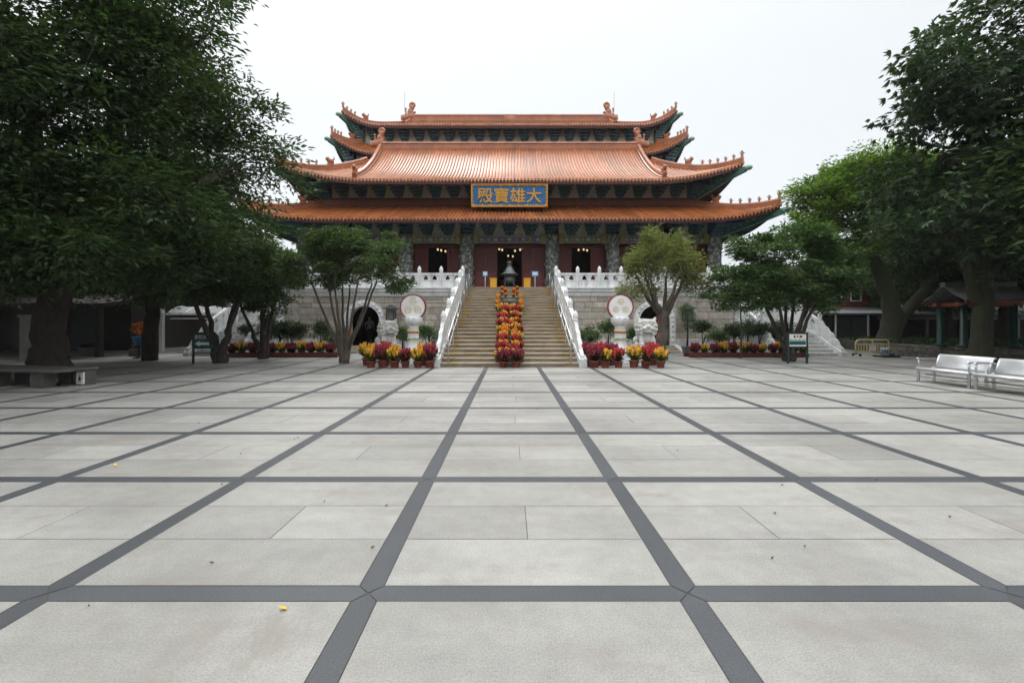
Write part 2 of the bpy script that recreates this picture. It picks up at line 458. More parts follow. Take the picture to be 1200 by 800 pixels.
K['glass_dark'] = simple('dark_glass', (.02, .024, .026), .12, .2, 2)
K['grey_paint'] = simple('grey_paint', (.20, .205, .21), .6, .15)
K['roof_grey'] = simple('grey_roof_tile', (.085, .095, .09), .6, .3, 5, isl=.2)
K['wood_dark'] = simple('dark_wood', (.030, .024, .020), .7, .3, 4)
K['poly'] = simple('canopy_sheet', (.30, .32, .32), .35, .15)
K['barrier'] = simple('barrier_yellow', (.62, .52, .26), .5, .15)
K['rubble'] = simple('rubble_stone', (.17, .155, .13), .9, .35, 5, isl=.3, bmp=.5)
K['skin'] = simple('skin', (.42, .26, .18), .6)
K['cloth'] = simple('pale_shirt', (.45, .47, .5), .8)
K['trousers'] = simple('dark_trousers', (.03, .03, .035), .9)
K['hair'] = simple('black_hair', (.012, .011, .011), .6)
K['redline'] = simple('red_rim', (.26, .012, .025), .5)
K['goldline'] = simple('pale_gold_ornament', (.60, .47, .14), .5, .2, 9)
K['dry_leaf'] = simple('dry_leaf', (.10, .06, .035), .8)
K['yellow_leaf'] = simple('yellow_leaf', (.62, .46, .03), .7)
K['blue_plastic'] = simple('blue_plastic', (.02, .16, .34), .4)
K['hill'] = simple('wooded_hill', (.045, .07, .035), .95, .4, .02)
K['red_lantern'] = simple('red_lantern', (.40, .03, .02), .6)
# ------------------------------------------------------------------ ground and paving
g = MB(); g.quad((-5600,-900,-.03),(5600,-900,-.03),(5600,5700,-.03),(-5600,5700,-.03)); g.build('ground', K['ground'], kind='structure')
X_OFF, D_OFF, PITCH, SW = -.84, 2.60, 1.9, .15
pv = MB()
pv.quad((-42,-7,-.006),(42,-7,-.006),(42,31,-.006),(-42,31,-.006), 2)
rng = random.Random(3)
def slabq(x0, x1, y0, y1):
    h = .003; z = rng.uniform(-.0008, .0008)
    pv.quad((x0+h,y0+h,z),(x1-h,y0+h,z),(x1-h,y1-h,z),(x0+h,y1-h,z), 0)
for i in range(-21, 22):
    xa = X_OFF+PITCH*i; xb = xa+PITCH
    for j in range(-5, 15):
        ya = D_OFF+PITCH*j; yb = ya+PITCH
        x0, x1, y0, y1 = xa+SW/2, xb-SW/2, ya+SW/2, yb-SW/2
        r1, r2 = y0+.58, y0+1.17
        slabq(x0, x1, y0, r1)
        xm = (x0+x1)/2+rng.uniform(-.03, .03)
        slabq(x0, xm, r1, r2); slabq(xm, x1, r1, r2)
        slabq(x0, x1, r2, y1)
        w = SW/2-.0025; e = .003
        # mitred strip pieces: pointed ends meet at the crossings
        pv.add([(xa-w, ya+w+e, 0),(xa, ya+e*2, 0),(xa+w, ya+w+e, 0),(xa+w, yb-w-e, 0),(xa, yb-e*2, 0),(xa-w, yb-w-e, 0)], [(0,1,2,3,4,5)], 1)
        pv.add([(xa+w+e, ya-w, 0),(xb-w-e, ya-w, 0),(xb-e*2, ya, 0),(xb-w-e, ya+w, 0),(xa+w+e, ya+w, 0),(xa+e*2, ya, 0)], [(0,1,2,3,4,5)], 1)
pv.build('plaza_paving', [K['slab'], K['strip'], K['grout']], kind='structure')

# ------------------------------------------------------------------ terrace
FL = 3.67                       # terrace floor
TY = 25.2                       # its front face
ter = thing('stone_terrace', 'tall beige block terrace with white cornice and two white arched passages, carrying the temple', 'terrace', (0, 28, 0))
ARX, ARR, ARS, ARB = 8.32, .875, 1.75, .33   # arch: centre, radius, springing, threshold
def blocks(mb, u0, u1, z0, z1, put, holes=(), seed=1):
    """random coursed ashlar on a wall; put(u, z, out) gives the point"""
    r = random.Random(seed); z = z0
    while z < z1-.05:
        h = min(r.choice((.26, .33, .4, .4, .46)), z1-z)
        if z1-z-h < .15: h = z1-z
        u = u0+r.uniform(-.6, 0)
        while u < u1:
            w = r.uniform(.42, 1.05); a, b = max(u, u0), min(u+w, u1)
            segs = [(a, b)]
            for (c, rad, zs, zb) in holes:
                if z+h <= zb or z >= zs+rad: continue
                hw = rad if z < zs else math.sqrt(max(0, rad*rad-(z-zs)**2))
                ns = []
                for (p, q) in segs:
                    if q <= c-hw or p >= c+hw: ns.append((p, q)); continue
                    if p < c-hw: ns.append((p, c-hw))
                    if q > c+hw: ns.append((c+hw, q))
                segs = ns
            subs = [(z, z+h)]
            if h > .38 and r.random() < .22: zz = z+h*r.uniform(.4, .6); subs = [(z, zz), (zz, z+h)]
            for (p, q) in segs:
                if q-p < .05: continue
                for (s0, s1) in subs:
                    gp = .011; o = r.uniform(.012, .03); c = .016
                    A = [put(p+gp, s0+gp, 0), put(q-gp, s0+gp, 0), put(q-gp, s1-gp, 0), put(p+gp, s1-gp, 0)]
                    B = [put(p+gp+c, s0+gp+c, o), put(q-gp-c, s0+gp+c, o), put(q-gp-c, s1-gp-c, o), put(p+gp+c, s1-gp-c, o)]
                    mb.add(A+B, [(4,5,6,7),(0,1,5,4),(1,2,6,5),(2,3,7,6),(3,0,4,7)], 0)
            u += w
        z += h
HX = 12.9
wl = MB()
holes = [(-ARX, 1.0, ARS, ARB), (ARX, 1.0, ARS, ARB)]
for s, sd in ((-1, 4), (1, 9)):
    a, b = (-HX, -2.75) if s < 0 else (2.75, HX)
    blocks(wl, a, b, .72, 3.18, lambda u, z, o: (u, TY-o, z), holes, sd)
for s in (-1, 1):
    blocks(wl, TY, 29.0, .72, 3.18, lambda u, z, o, s=s: (s*(HX+o), u, z), (), 20+s)
    blocks(wl, 29.0, 58.0, .72, 3.18, lambda u, z, o, s=s: (s*(17.5+o), u, z), (), 30+s)
def archpoly(c, r, zs, zb, n=18):
    return [(c-r, zb)]+[(c+r*math.cos(PI-PI*k/n), zs+r*math.sin(PI*k/n)) for k in range(n+1)]+[(c+r, zb)]
wl.plate([(-HX, 0), (HX, 0), (HX, 3.2), (-HX, 3.2)], [archpoly(-ARX, 1.0, ARS, ARB), archpoly(ARX, 1.0, ARS, ARB)],
         lambda u, z: (u, TY, z), lambda u, z: (u, TY+.4, z), 1)
for s in (-1, 1):
    wl.box(*sorted((s*HX, s*(HX-.4))), TY+.4, 29.2, 0, 3.2, 1)
    wl.box(*sorted((s*17.5, s*17.1)), 29.0, 58, 0, 3.2, 1)
    wl.box(*sorted((s*17.1, s*HX)), 29.0, 29.3, 0, 3.2, 1)
wl.box(-17.1, 17.1, 57.6, 58, 0, 3.2, 1)
wl.build('wall', [K['block'], K['mortar']], ter)
pl = MB()
for a, b in ((-HX-.1, -ARX-1.18), (-ARX+1.18, -2.82), (2.82, ARX-1.18), (ARX+1.18, HX+.1)): pl = MB(); pl.bbox(a, b, TY-.14, TY, 0, .72, .03); pl.build('plinth', K['marble_old'], ter)
for s in (-1, 1):
    pl = MB(); pl.bbox(*sorted((s*HX, s*(HX+.12))), TY+.003, 29, 0, .715, .03); pl.build('plinth', K['marble_old'], ter)
    pl = MB(); pl.bbox(*sorted((s*17.5, s*17.62)), 29, 58, 0, .72, .03); pl.build('plinth', K['marble_old'], ter)
co = MB()
prof = [(0, 3.16), (.06, 3.16), (.10, 3.26), (.10, 3.34), (.20, 3.44), (.20, 3.53), (.27, 3.60), (.27, 3.664), (0, 3.664)]
for a, b in ((-HX-.2, -2.86), (2.86, HX+.2)):
    co = MB(); n = len(prof); co.add([(a, TY-p, z) for p, z in prof]+[(b, TY-p, z) for p, z in prof],
        [(i, (i+1) % n, n+(i+1) % n, n+i) for i in range(n)]+[tuple(range(n)), tuple(range(2*n-1, n-1, -1))]); co.build('cornice', K['marble'], ter)
for s in (-1, 1):
    n = len(prof)
    for (x0, ya, yb) in ((HX, TY+.003, 29), (17.5, 28.8, 58)):
        co = MB(); co.add([(s*(x0+p), ya, z) for p, z in prof]+[(s*(x0+p), yb, z) for p, z in prof],
            [(i, (i+1) % n, n+(i+1) % n, n+i) for i in range(n)]+[tuple(range(n)), tuple(range(2*n-1, n-1, -1))]); co.build('cornice', K['marble'], ter)
tf = MB(); tf.box(-HX+.02, HX-.02, TY+.02, 29.02, 3.21, FL); tf.box(-17.45, 17.45, 29.02, 57.9, 3.21, FL-.002)
tf.build('paving', K['conc_dark'], ter)
for s in (-1, 1):
    ar = MB(); c = s*ARX
    ou = archpoly(c, 1.19, ARS, ARB-.01, 22); inn = archpoly(c, .87, ARS, ARB-.02, 22)
    # ring: outer outline, inner outline reversed
    ring = ou+list(reversed(inn))
    ar.plate(ring, [], lambda u, z: (u, TY-.16, z), lambda u, z: (u, TY+.45, z))
    for k in range(13):           # carved cloud bosses on the ring
        an = PI*k/12
        ar.ball((c+1.03*math.cos(an), TY-.17, ARS+1.03*math.sin(an)), (.085, .05, .085), 8, 5)
    for zz in (.6, .9, 1.2, 1.5):
        for q in (-1, 1): ar.ball((c+q*1.03, TY-.17, zz), (.085, .05, .1), 8, 5)
    ar.build('arch_surround', K['marble'], ter)
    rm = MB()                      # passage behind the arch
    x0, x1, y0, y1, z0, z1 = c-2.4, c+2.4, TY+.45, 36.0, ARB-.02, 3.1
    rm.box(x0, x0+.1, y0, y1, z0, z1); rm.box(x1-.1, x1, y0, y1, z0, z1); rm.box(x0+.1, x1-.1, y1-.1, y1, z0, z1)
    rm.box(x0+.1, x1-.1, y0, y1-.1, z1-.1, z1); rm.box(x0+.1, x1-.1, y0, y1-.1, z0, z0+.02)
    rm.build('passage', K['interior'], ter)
    if s > 0:
        dr = MB(); dr.box(c+.70, c+.78, TY-.1, TY+.5, ARB, 2.15); dr.build('door_frame', K['black'], ter)
        dl = MB(); dl.box(c+.50, c+.685, TY+.1, TY+.14, ARB+.05, 2.1); dl.build('door', K['white'], ter)
        rb = MB(); rb.box(c+.2, c+.36, TY+.2, TY+.24, ARB+.02, 2.2); rb.build('red_banner', K['bloom_red'], ter)
    else:
        rb = MB(); rb.box(c-.86, c-.78, TY-.02, TY+.05, ARB, 1.65); rb.build('orange_banner', K['bloom_orange'], ter)
# steps up to each arch, with sloping cheek stones
for s in (-1, 1):
    c = s*ARX
    st = thing('entrance_steps', 'three low stone steps with sloping cheeks before the %s arch' % ('left' if s < 0 else 'right'), 'steps', (c, TY-1.3, 0))
    for k in range(3):
        b = MB(); b.bbox(c-1.0, c+1.0, TY-1.3+.4*k, TY-.17, .11*k, .11*(k+1)-.003, .015); b.build('step', K['tread'], st)
    for q in (-1, 1):
        b = MB(); x0, x1 = sorted((c+q*1.02, c+q*1.28))
        b.add([(x0,TY-1.55,0),(x1,TY-1.55,0),(x1,TY-.18,0),(x0,TY-.18,0),(x0,TY-1.55,.06),(x1,TY-1.55,.06),(x1,TY-.18,.42),(x0,TY-.18,.42)],
              [(0,3,2,1),(4,5,6,7),(0,1,5,4),(1,2,6,5),(2,3,7,6),(3,0,4,7)]); b.build('cheek', K['marble_old'], st)

# ------------------------------------------------------------------ balustrades
def post_mb(h=1.24, w=.2):
    m = MB()
    m.bbox(-w/2-.02, w/2+.02, -w/2-.02, w/2+.02, 0, .1, .012); m.bbox(-w/2, w/2, -w/2, w/2, .1, h-.42, .018)
    m.lathe([(.085, h-.42), (.12, h-.39), (.12, h-.36), (.08, h-.33), (.105, h-.29), (.115, h-.22), (.10, h-.14), (.06, h-.05), (.012, h)], (0,0,0), 12)
    return m.mesh('post', K['marble'])
POST = post_mb()
def trefoil(cx, cz, r=.085):
    out = []
    for k in range(24):
        an = PI/2+2*PI*k/24
        rr = r*(1.0+.62*abs(math.cos(1.5*(an-PI/2)))**.8)
        out.append((cx+rr*math.cos(an), cz+rr*math.sin(an)*1.05))
    return out
def rail_bay(L, slope=0.0):
    """one panel between two posts; u runs along, sheared by slope"""
    m = MB(); g = .10
    sh = lambda u, z: z+slope*u
    hl = []
    for f in (.3, .7): hl.append(trefoil(L*f, .55, min(.085, L*.085)))
    m.plate([(g, .03), (L-g, .03), (L-g, .70), (g, .70)], hl, lambda u, z: (u, -.055, sh(u, z)), lambda u, z: (u, .055, sh(u, z)))
    for (z0, z1, t) in ((.70, .84, .085), (.0, .10, .08), (.40, .43, .07)):
        A = [(g, -t, sh(g, z0)), (L-g, -t, sh(L-g, z0)), (L-g, t, sh(L-g, z0)), (g, t, sh(g, z0)),
             (g, -t, sh(g, z1)), (L-g, -t, sh(L-g, z1)), (L-g, t, sh(L-g, z1)), (g, t, sh(g, z1))]
        m.add(A, [(0,3,2,1),(4,5,6,7),(0,1,5,4),(1,2,6,5),(2,3,7,6),(3,0,4,7)])
    return m.mesh('panel', K['marble'])
_bay = {}
def rail(name, label, pts, closed_ends=(1, 1), group=None, post_mesh=None):
    """posts at pts, a panel in each bay"""
    t = thing(name, label, 'balustrade', pts[0], group)
    o = Vector(pts[0])
    for i, p in enumerate(pts):
        q = link('post', post_mesh or POST, t); q.location = Vector(p)-o
        if i < len(pts)-1:
            d = Vector(pts[i+1])-Vector(p); L = math.hypot(d.x, d.y); key = (round(L, 3), round(d.z/L, 3))
            if key not in _bay: _bay[key] = rail_bay(L, d.z/L)
            b = link('panel', _bay[key], t); b.location = Vector(p)-o; b.rotation_euler = (0, 0, math.atan2(d.y, d.x))
    return t
NB = 8
for s in (-1, 1):
    side = 'left' if s < 0 else 'right'
    rail('terrace_balustrade', 'white stone balustrade with trefoil holes along the terrace edge %s of the stairs' % side,
         [(s*(2.68+(12.72-2.68)*k/NB), TY+.05, FL) for k in range(NB+1)])
    rail('side_balustrade', 'short white balustrade returning along the %s end of the terrace' % side,
         [(s*12.72, TY+.05+1.2*k, FL) for k in range(1, 4)])

# ------------------------------------------------------------------ central staircase
NS = 24; Y0 = 16.1; RUN = (TY+.06-Y0)/NS; RIS = FL/NS
stair = thing('stone_staircase', 'broad brown granite staircase with worn yellow edges rising to the temple doors', 'staircase', (0, Y0, 0))
rr = random.Random(11)
for k in range(NS):
    y = Y0+RUN*k; z = RIS*(k+1); m = MB()
    yb = TY+.02 if k > NS-3 else y+RUN*2.2
    z0 = max(0, z-RIS*2)
    # riser stones, three long blocks with their own tone
    xs = [-2.55, -2.55+rr.uniform(1.3, 1.9), rr.uniform(.4, 1.1), 2.55]
    for a, b in zip(xs[:-1], xs[1:]): m.box(a+.002, b-.002, y+.03, yb, z0, z-.045, 0)
    for a, b in zip(xs[:-1], xs[1:]): m.box(a+.002, b-.002, y, y+RUN+.03, z-.045, z, 1)
    # worn paint on the nosing
    for q in (-1, 1):
        L = rr.uniform(.05, .42); x1 = q*2.3; x0 = q*(2.3-L)
        m.box(*sorted((x0, x1)), y-.004, y+.05, z-.047, z+.003, 2)
        if rr.random() < .12:
            c = q*rr.uniform(.75, 1.3); m.box(*sorted((c, c+q*rr.uniform(.15, .5))), y-.004, y+.05, z-.047, z+.003, 2)
    m.build('step', [K['step'], K['tread'], K['step_edge']], stair)
SLOPE = FL/(TY+.06-Y0)
def sz(y): return max(0, (y-Y0)*SLOPE+.1)
SX = 2.68
for s in (-1, 1):
    side = 'left' if s < 0 else 'right'
    ys = [17.75, 19.25, 20.75, 22.25, 23.75]
    t = rail('stair_balustrade', 'white stone balustrade climbing the %s side of the central staircase' % side, [(s*SX, y, sz(y)+.12) for y in ys]+[(s*SX, TY-.06, FL+.005)])
    b = MB()   # string wall carrying the rail
    x0, x1 = sorted((s*(SX-.13), s*(SX+.16)))
    P = [(16.0, 0), (TY-.02, 0), (TY-.02, FL+.02), (17.6, sz(17.6)+.13), (16.0, .30)]
    n = len(P); b.add([(x0, y, z) for y, z in P]+[(x1, y, z) for y, z in P], [tuple(range(n)), tuple(range(2*n-1, n-1, -1))]+[(i, n+i, n+(i+1) % n, (i+1) % n) for i in range(n)])
    b.build('string_wall', K['marble'], t)
    d = MB()   # drum stone and scroll at the foot
    C = [(17.64, 1.62), (17.5, 1.60), (17.35, 1.40), (17.2, 1.32), (17.02, 1.25), (16.9, 1.02), (16.72, .95), (16.55, .86), (16.42, .62), (16.25, .52), (16.1, .40), (16.08, .26), (17.64, .8)]
    n = len(C); xa, xb = sorted((s*(SX-.07), s*(SX+.07)))
    d.plate([(y, z) for y, z in C], [], lambda u, z: (xa, u, z), lambda u, z: (xb, u, z))
    d.M = Matrix.Translation((s*SX-.09, 16.75, .72)) @ Matrix.Rotation(R(90), 4, 'Y'); d.lathe([(.2, 0), (.24, .02), (.24, .16), (.2, .18)], (0,0,0), 18); d.M = None
    d.build('drum_stone', K['marble'], t)
    h = thing('steel_handrail', 'thin stainless steel handrail on slim posts inside the %s stair balustrade' % side, 'handrail', (s*2.28, 16.3, 0))
    m = MB(); m.tube([(s*2.28, 16.25, .1), (s*2.28, 16.25, sz(16.3)+.85)]+[(s*2.28, y, sz(y)+.92) for y in (16.4, 20, 25)], .024, 8)
    m.tube([(s*2.28, y, sz(y)+.5) for y in (16.3, 20, 25)], .018, 6)
    m.build('rail', K['steel'], h)
    for k in range(7):
        y = 16.3+k*1.42; m = MB(); m.tube([(s*2.28, y, sz(y)-.1), (s*2.28, y, sz(y)+.92)], .02, 6); m.build('post', K['steel'], h)

# ------------------------------------------------------------------ side stairs
NS2 = 22; YA, YB2 = 21.5, 29.02
for s in (-1, 1):
    side = 'left' if s < 0 else 'right'
    t = thing('side_staircase', 'white stone side stair climbing to the %s end of the terrace' % side, 'staircase', (s*14.7, YA, 0))
    for k in range(NS2):
        y = YA+(YB2-YA)*k/NS2; z = FL*(k+1)/NS2; m = MB()
        m.bbox(*sorted((s*13.25, s*(16.15 if s > 0 else 15.6))), y, y+.9 if k < NS2-3 else YB2, max(0, z-.4), z-.004, .012)
        m.build('step', K['marble_old'], t)
    sl = FL/(YB2-YA)
    for X, nm in ((16.3 if s > 0 else 15.75, 'outer'), (13.12, 'inner')):
        ys = [23.0, 24.5, 26.0, 27.5, 28.95]
        r = rail('stair_balustrade', 'white balustrade on the %s edge of the %s side stair' % (nm, side), [(s*X, y, (y-YA)*sl+.22) for y in ys])
        b = MB(); x0, x1 = sorted((s*(X-.14), s*(X+.14)))
        P = [(21.3, 0), (29, 0), (29, FL+.1), (22.9, (22.9-YA)*sl+.24), (21.3, .2)]
        n = len(P); b.add([(x0, y, z) for y, z in P]+[(x1, y, z) for y, z in P], [tuple(range(n)), tuple(range(2*n-1, n-1, -1))]+[(i, n+i, n+(i+1) % n, (i+1) % n) for i in range(n)])
        b.build('string_wall', K['marble'], r)
        d = MB(); xa, xb = sorted((s*(X-.07), s*(X+.07)))
        C = [(22.95, 1.75), (22.8, 1.7), (22.65, 1.46), (22.45, 1.40), (22.3, 1.18), (22.1, 1.12), (21.95, .85), (21.75, .75), (21.6, .5), (21.42, .4), (21.35, .18), (22.95, .85)]
        d.plate(C, [], lambda u, z: (xa, u, z), lambda u, z: (xb, u, z))
        d.M = Matrix.Translation((s*X-.1, 22.0, .62)) @ Matrix.Rotation(R(90), 4, 'Y'); d.lathe([(.2, 0), (.25, .02), (.25, .18), (.2, .2)], (0,0,0), 18); d.M = None
        d.build('drum_stone', K['marble'], r)
# ------------------------------------------------------------------ temple hall
hall = thing('temple_hall', 'large many-tiered temple hall with curved orange tiled roofs and dark painted eaves', 'temple', (0, 30, FL))
COLX = [2.92, 7.08, 10.6, 14.04]
CY = 30.0
cm = MB()
cm.lathe([(.62, 0), (.64, .08), (.60, .18), (.54, .26), (.56, .32), (.47, .36), (.455, .5), (.45, 3.9), (.45, 4.0)], (0,0,0), 24)
for k in range(26):        # carved dragon relief winding up the shaft
    pass
def dragon(mb, seed):
    r = random.Random(seed); pts = []; rad = []
    for k in range(60):
        u = k/59; an = 2*PI*2.2*u+seed; z = .45+u*3.3
        pts.append((.47*math.cos(an), .47*math.sin(an), z)); rad.append(.075*(1-.6*abs(u-.55))*(1+.25*math.sin(k*1.9)))
    mb.tube(pts, rad, 7)
    for k in range(46):
        an = r.uniform(0, 2*PI); z = r.uniform(.45, 3.85)
        mb.ball((.455*math.cos(an), .455*math.sin(an), z), (r.uniform(.05, .11),)*3, 7, 5)
dragon(cm, 2)
CM = cm.mesh('column', K['column'])
for s in (-1, 1):
    for k, x in enumerate(COLX):
        c = link('column', CM, hall); c.location = (s*x, 0, 0); c.rotation_euler = (0, 0, k*1.3+s)
# front wall with its door openings
WY = 30.5
wm = MB()
op = []
BAYS = [(0, 2.5)]+[(s*(a+b)/2, (b-a)/2-.5) for s in (-1, 1) for a, b in zip(COLX[:-1], COLX[1:])]
for c, hw in BAYS: op.append([(c-hw, FL+.02), (c+hw, FL+.02), (c+hw, 6.87), (c-hw, 6.87)])
wm.plate([(-14.3, FL-.01), (14.3, FL-.01), (14.3, 9.6), (-14.3, 9.6)], op, lambda u, z: (u, WY, z), lambda u, z: (u, WY+.25, z))
for s in (-1, 1): wm.box(*sorted((s*14.3, s*14.05)), WY+.25, 56.5, FL, 9.6)
wm.box(-14.05, 14.05, 56.25, 56.5, FL, 9.6)
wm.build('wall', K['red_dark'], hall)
inn = MB()     # what is seen of the dim interior
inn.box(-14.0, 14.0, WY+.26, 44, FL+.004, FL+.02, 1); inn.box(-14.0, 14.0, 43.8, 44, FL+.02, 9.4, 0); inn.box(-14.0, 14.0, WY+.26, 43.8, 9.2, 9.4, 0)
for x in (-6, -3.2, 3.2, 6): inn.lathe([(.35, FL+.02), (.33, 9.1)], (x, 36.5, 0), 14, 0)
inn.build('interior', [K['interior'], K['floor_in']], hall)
al = MB()
for x in (-4.2, 0, 4.2):
    al.box(x-1.4, x+1.4, 41.2, 42.6, FL+.02, FL+1.4); al.ball((x, 42, FL+2.0), (.95, .6, .55), 14, 8); al.ball((x, 42, FL+2.9), (.55, .42, .8), 14, 8)
    al.ball((x, 41.9, FL+3.85), (.32, .32, .4), 12, 8); al.lathe([(.9, 0), (.95, .06), (.9, .1)], (x, 42.3, FL+3.3), 20)
al.build('altar', K['gold_dim'], hall)
for (px, py) in ((585, 291.5), (588.5, 292.5), (603.5, 293.5), (609.5, 292.3), (612.5, 291.3), (595.5, 299.5), (601, 300), (513, 292), (517, 293), (522, 294), (684, 292), (688, 293), (678, 292.5)):
    y = 33.0 if py < 299 else 37
    b = MB(); b.lathe([(.02, .16), (.06, .13), (.075, .07), (.05, 0)], (PX(px, y), y, PZ(py, y)-.1), 8); b.build('hanging_lamp', K['lamp'], hall)
    c = MB(); z = PZ(py, y)+.2; c.tube([(PX(px, y), y, z), (PX(px, y), y, 9.2)], .012, 4); c.build('lamp_cord', K['black'], hall)
# lintels, doors
for c, hw in BAYS:
    m = MB(); m.bbox(c-hw-.06, c+hw+.06, WY-.10, WY-.003, 6.84, 7.03, .02); m.bbox(c-hw-.06, c-hw+.06, WY-.10, WY-.003, FL, 6.84, .02); m.bbox(c+hw-.06, c+hw+.06, WY-.10, WY-.003, FL, 6.84, .02)
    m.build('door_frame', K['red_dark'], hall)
def door(x0, x1):
    w = x1-x0; m = MB(); y = WY+.02; z0, z1 = FL+.03, 6.82; f = .075
    for a, b, c, d in ((x0, x0+f, z0, z1), (x1-f, x1, z0, z1), (x0+f, x1-f, z0, z0+.12), (x0+f, x1-f, z1-.1, z1), (x0+f, x1-f, z0+1.12, z0+1.22), (x0+f, x1-f, z0+1.42, z0+1.5)):
        m.bbox(a, b, y-.04, y+.04, c, d, .008)
    m.box(x0+f, x1-f, y-.012, y+.03, z0+.12, z0+1.12); m.bbox(x0+f+.05, x1-f-.05, y-.028, y-.012, z0+.2, z0+1.04, .02)
    m.box(x0+f, x1-f, y-.012, y+.03, z0+1.22, z0+1.42)
    d = m.build('door', K['red'], hall)
    l = MB(); n = max(3, round((w-2*f)/.11)); nz = round((z1-.1-z0-1.5)/.13)
    l.box(x0+f, x1-f, y+.02, y+.03, z0+1.5, z1-.1, 1)
    for k in range(1, n): x = x0+f+(w-2*f)*k/n; l.box(x-.013, x+.013, y-.02, y+.02, z0+1.5, z1-.1)
    for k in range(1, nz): z = z0+1.5+(z1-.1-z0-1.5)*k/nz; l.box(x0+f, x1-f, y-.016, y+.016, z-.012, z+.012)
    l.build('lattice', [K['lattice'], K['red_dark']], d)
for s in (-1, 1):
    for a, b in ((.87, 1.67), (1.68, 2.44)): door(*sorted((s*a, s*b)))
for c, hw in BAYS[1:]:
    lw = .85
    if abs(c) > 12: lw = hw-.1
    door(c-hw+.06, c-hw+.06+lw); door(c+hw-.06-lw, c+hw-.06)
# painted beams and cream infill
edges = [-14.04, -10.6, -7.08, -2.92, 2.92, 7.08, 10.6, 14.04]
for i, (a, b) in enumerate(zip(edges[:-1], edges[1:])):
    m = MB(); x0, x1 = a+.46, b-.46; y0, y1 = 29.78, 30.15; e = .32
    m.bbox(x0+e, x1-e, y0, y1, 7.08, 7.54, .02, 0 if i % 2 else 1)
    for p, q in ((x0, x0+e), (x1-e, x1)): m.bbox(p, q, y0-.03, y1, 7.05, 7.70, .02, 2)
    if i == 3:
        for q in (-1, 1): m.bbox(q*1.35-.05, q*1.35+.05, y0-.02, y1-.05, 7.08, 7.54, .01, 2)
        for q in (-1, 1): m.box(*sorted((q*1.42, q*(x1-e-.01))), y0-.012, y0+.02, 7.1, 7.52, 0)
    nb = 9 if i == 3 else 7
    for k in range(nb):
        x = x0+e+(x1-x0-2*e)*(k+.5)/nb; big = k % 2 == 0
        m.ball((x, y0-.004, 7.31), (.15 if big else .07, .016, .11 if big else .07), 10, 6, 3 if big else 4)
        if big: m.ball((x, y0-.014, 7.31), (.06, .012, .05), 8, 5, 4)
    for zz in (7.105, 7.515): m.box(x0+e+.01, x1-e-.01, y0-.006, y0-.001, zz-.018, zz+.018, 4)
    m.build('painted_beam', [K['beam_blue'], K['beam_green'], K['yellow_end'], K['pale_green'], K['gold']], hall)
    c = MB(); c.box(x0, x1, 30.02, 30.14, 7.56, 8.9); c.build('panel', K['cream'], hall)

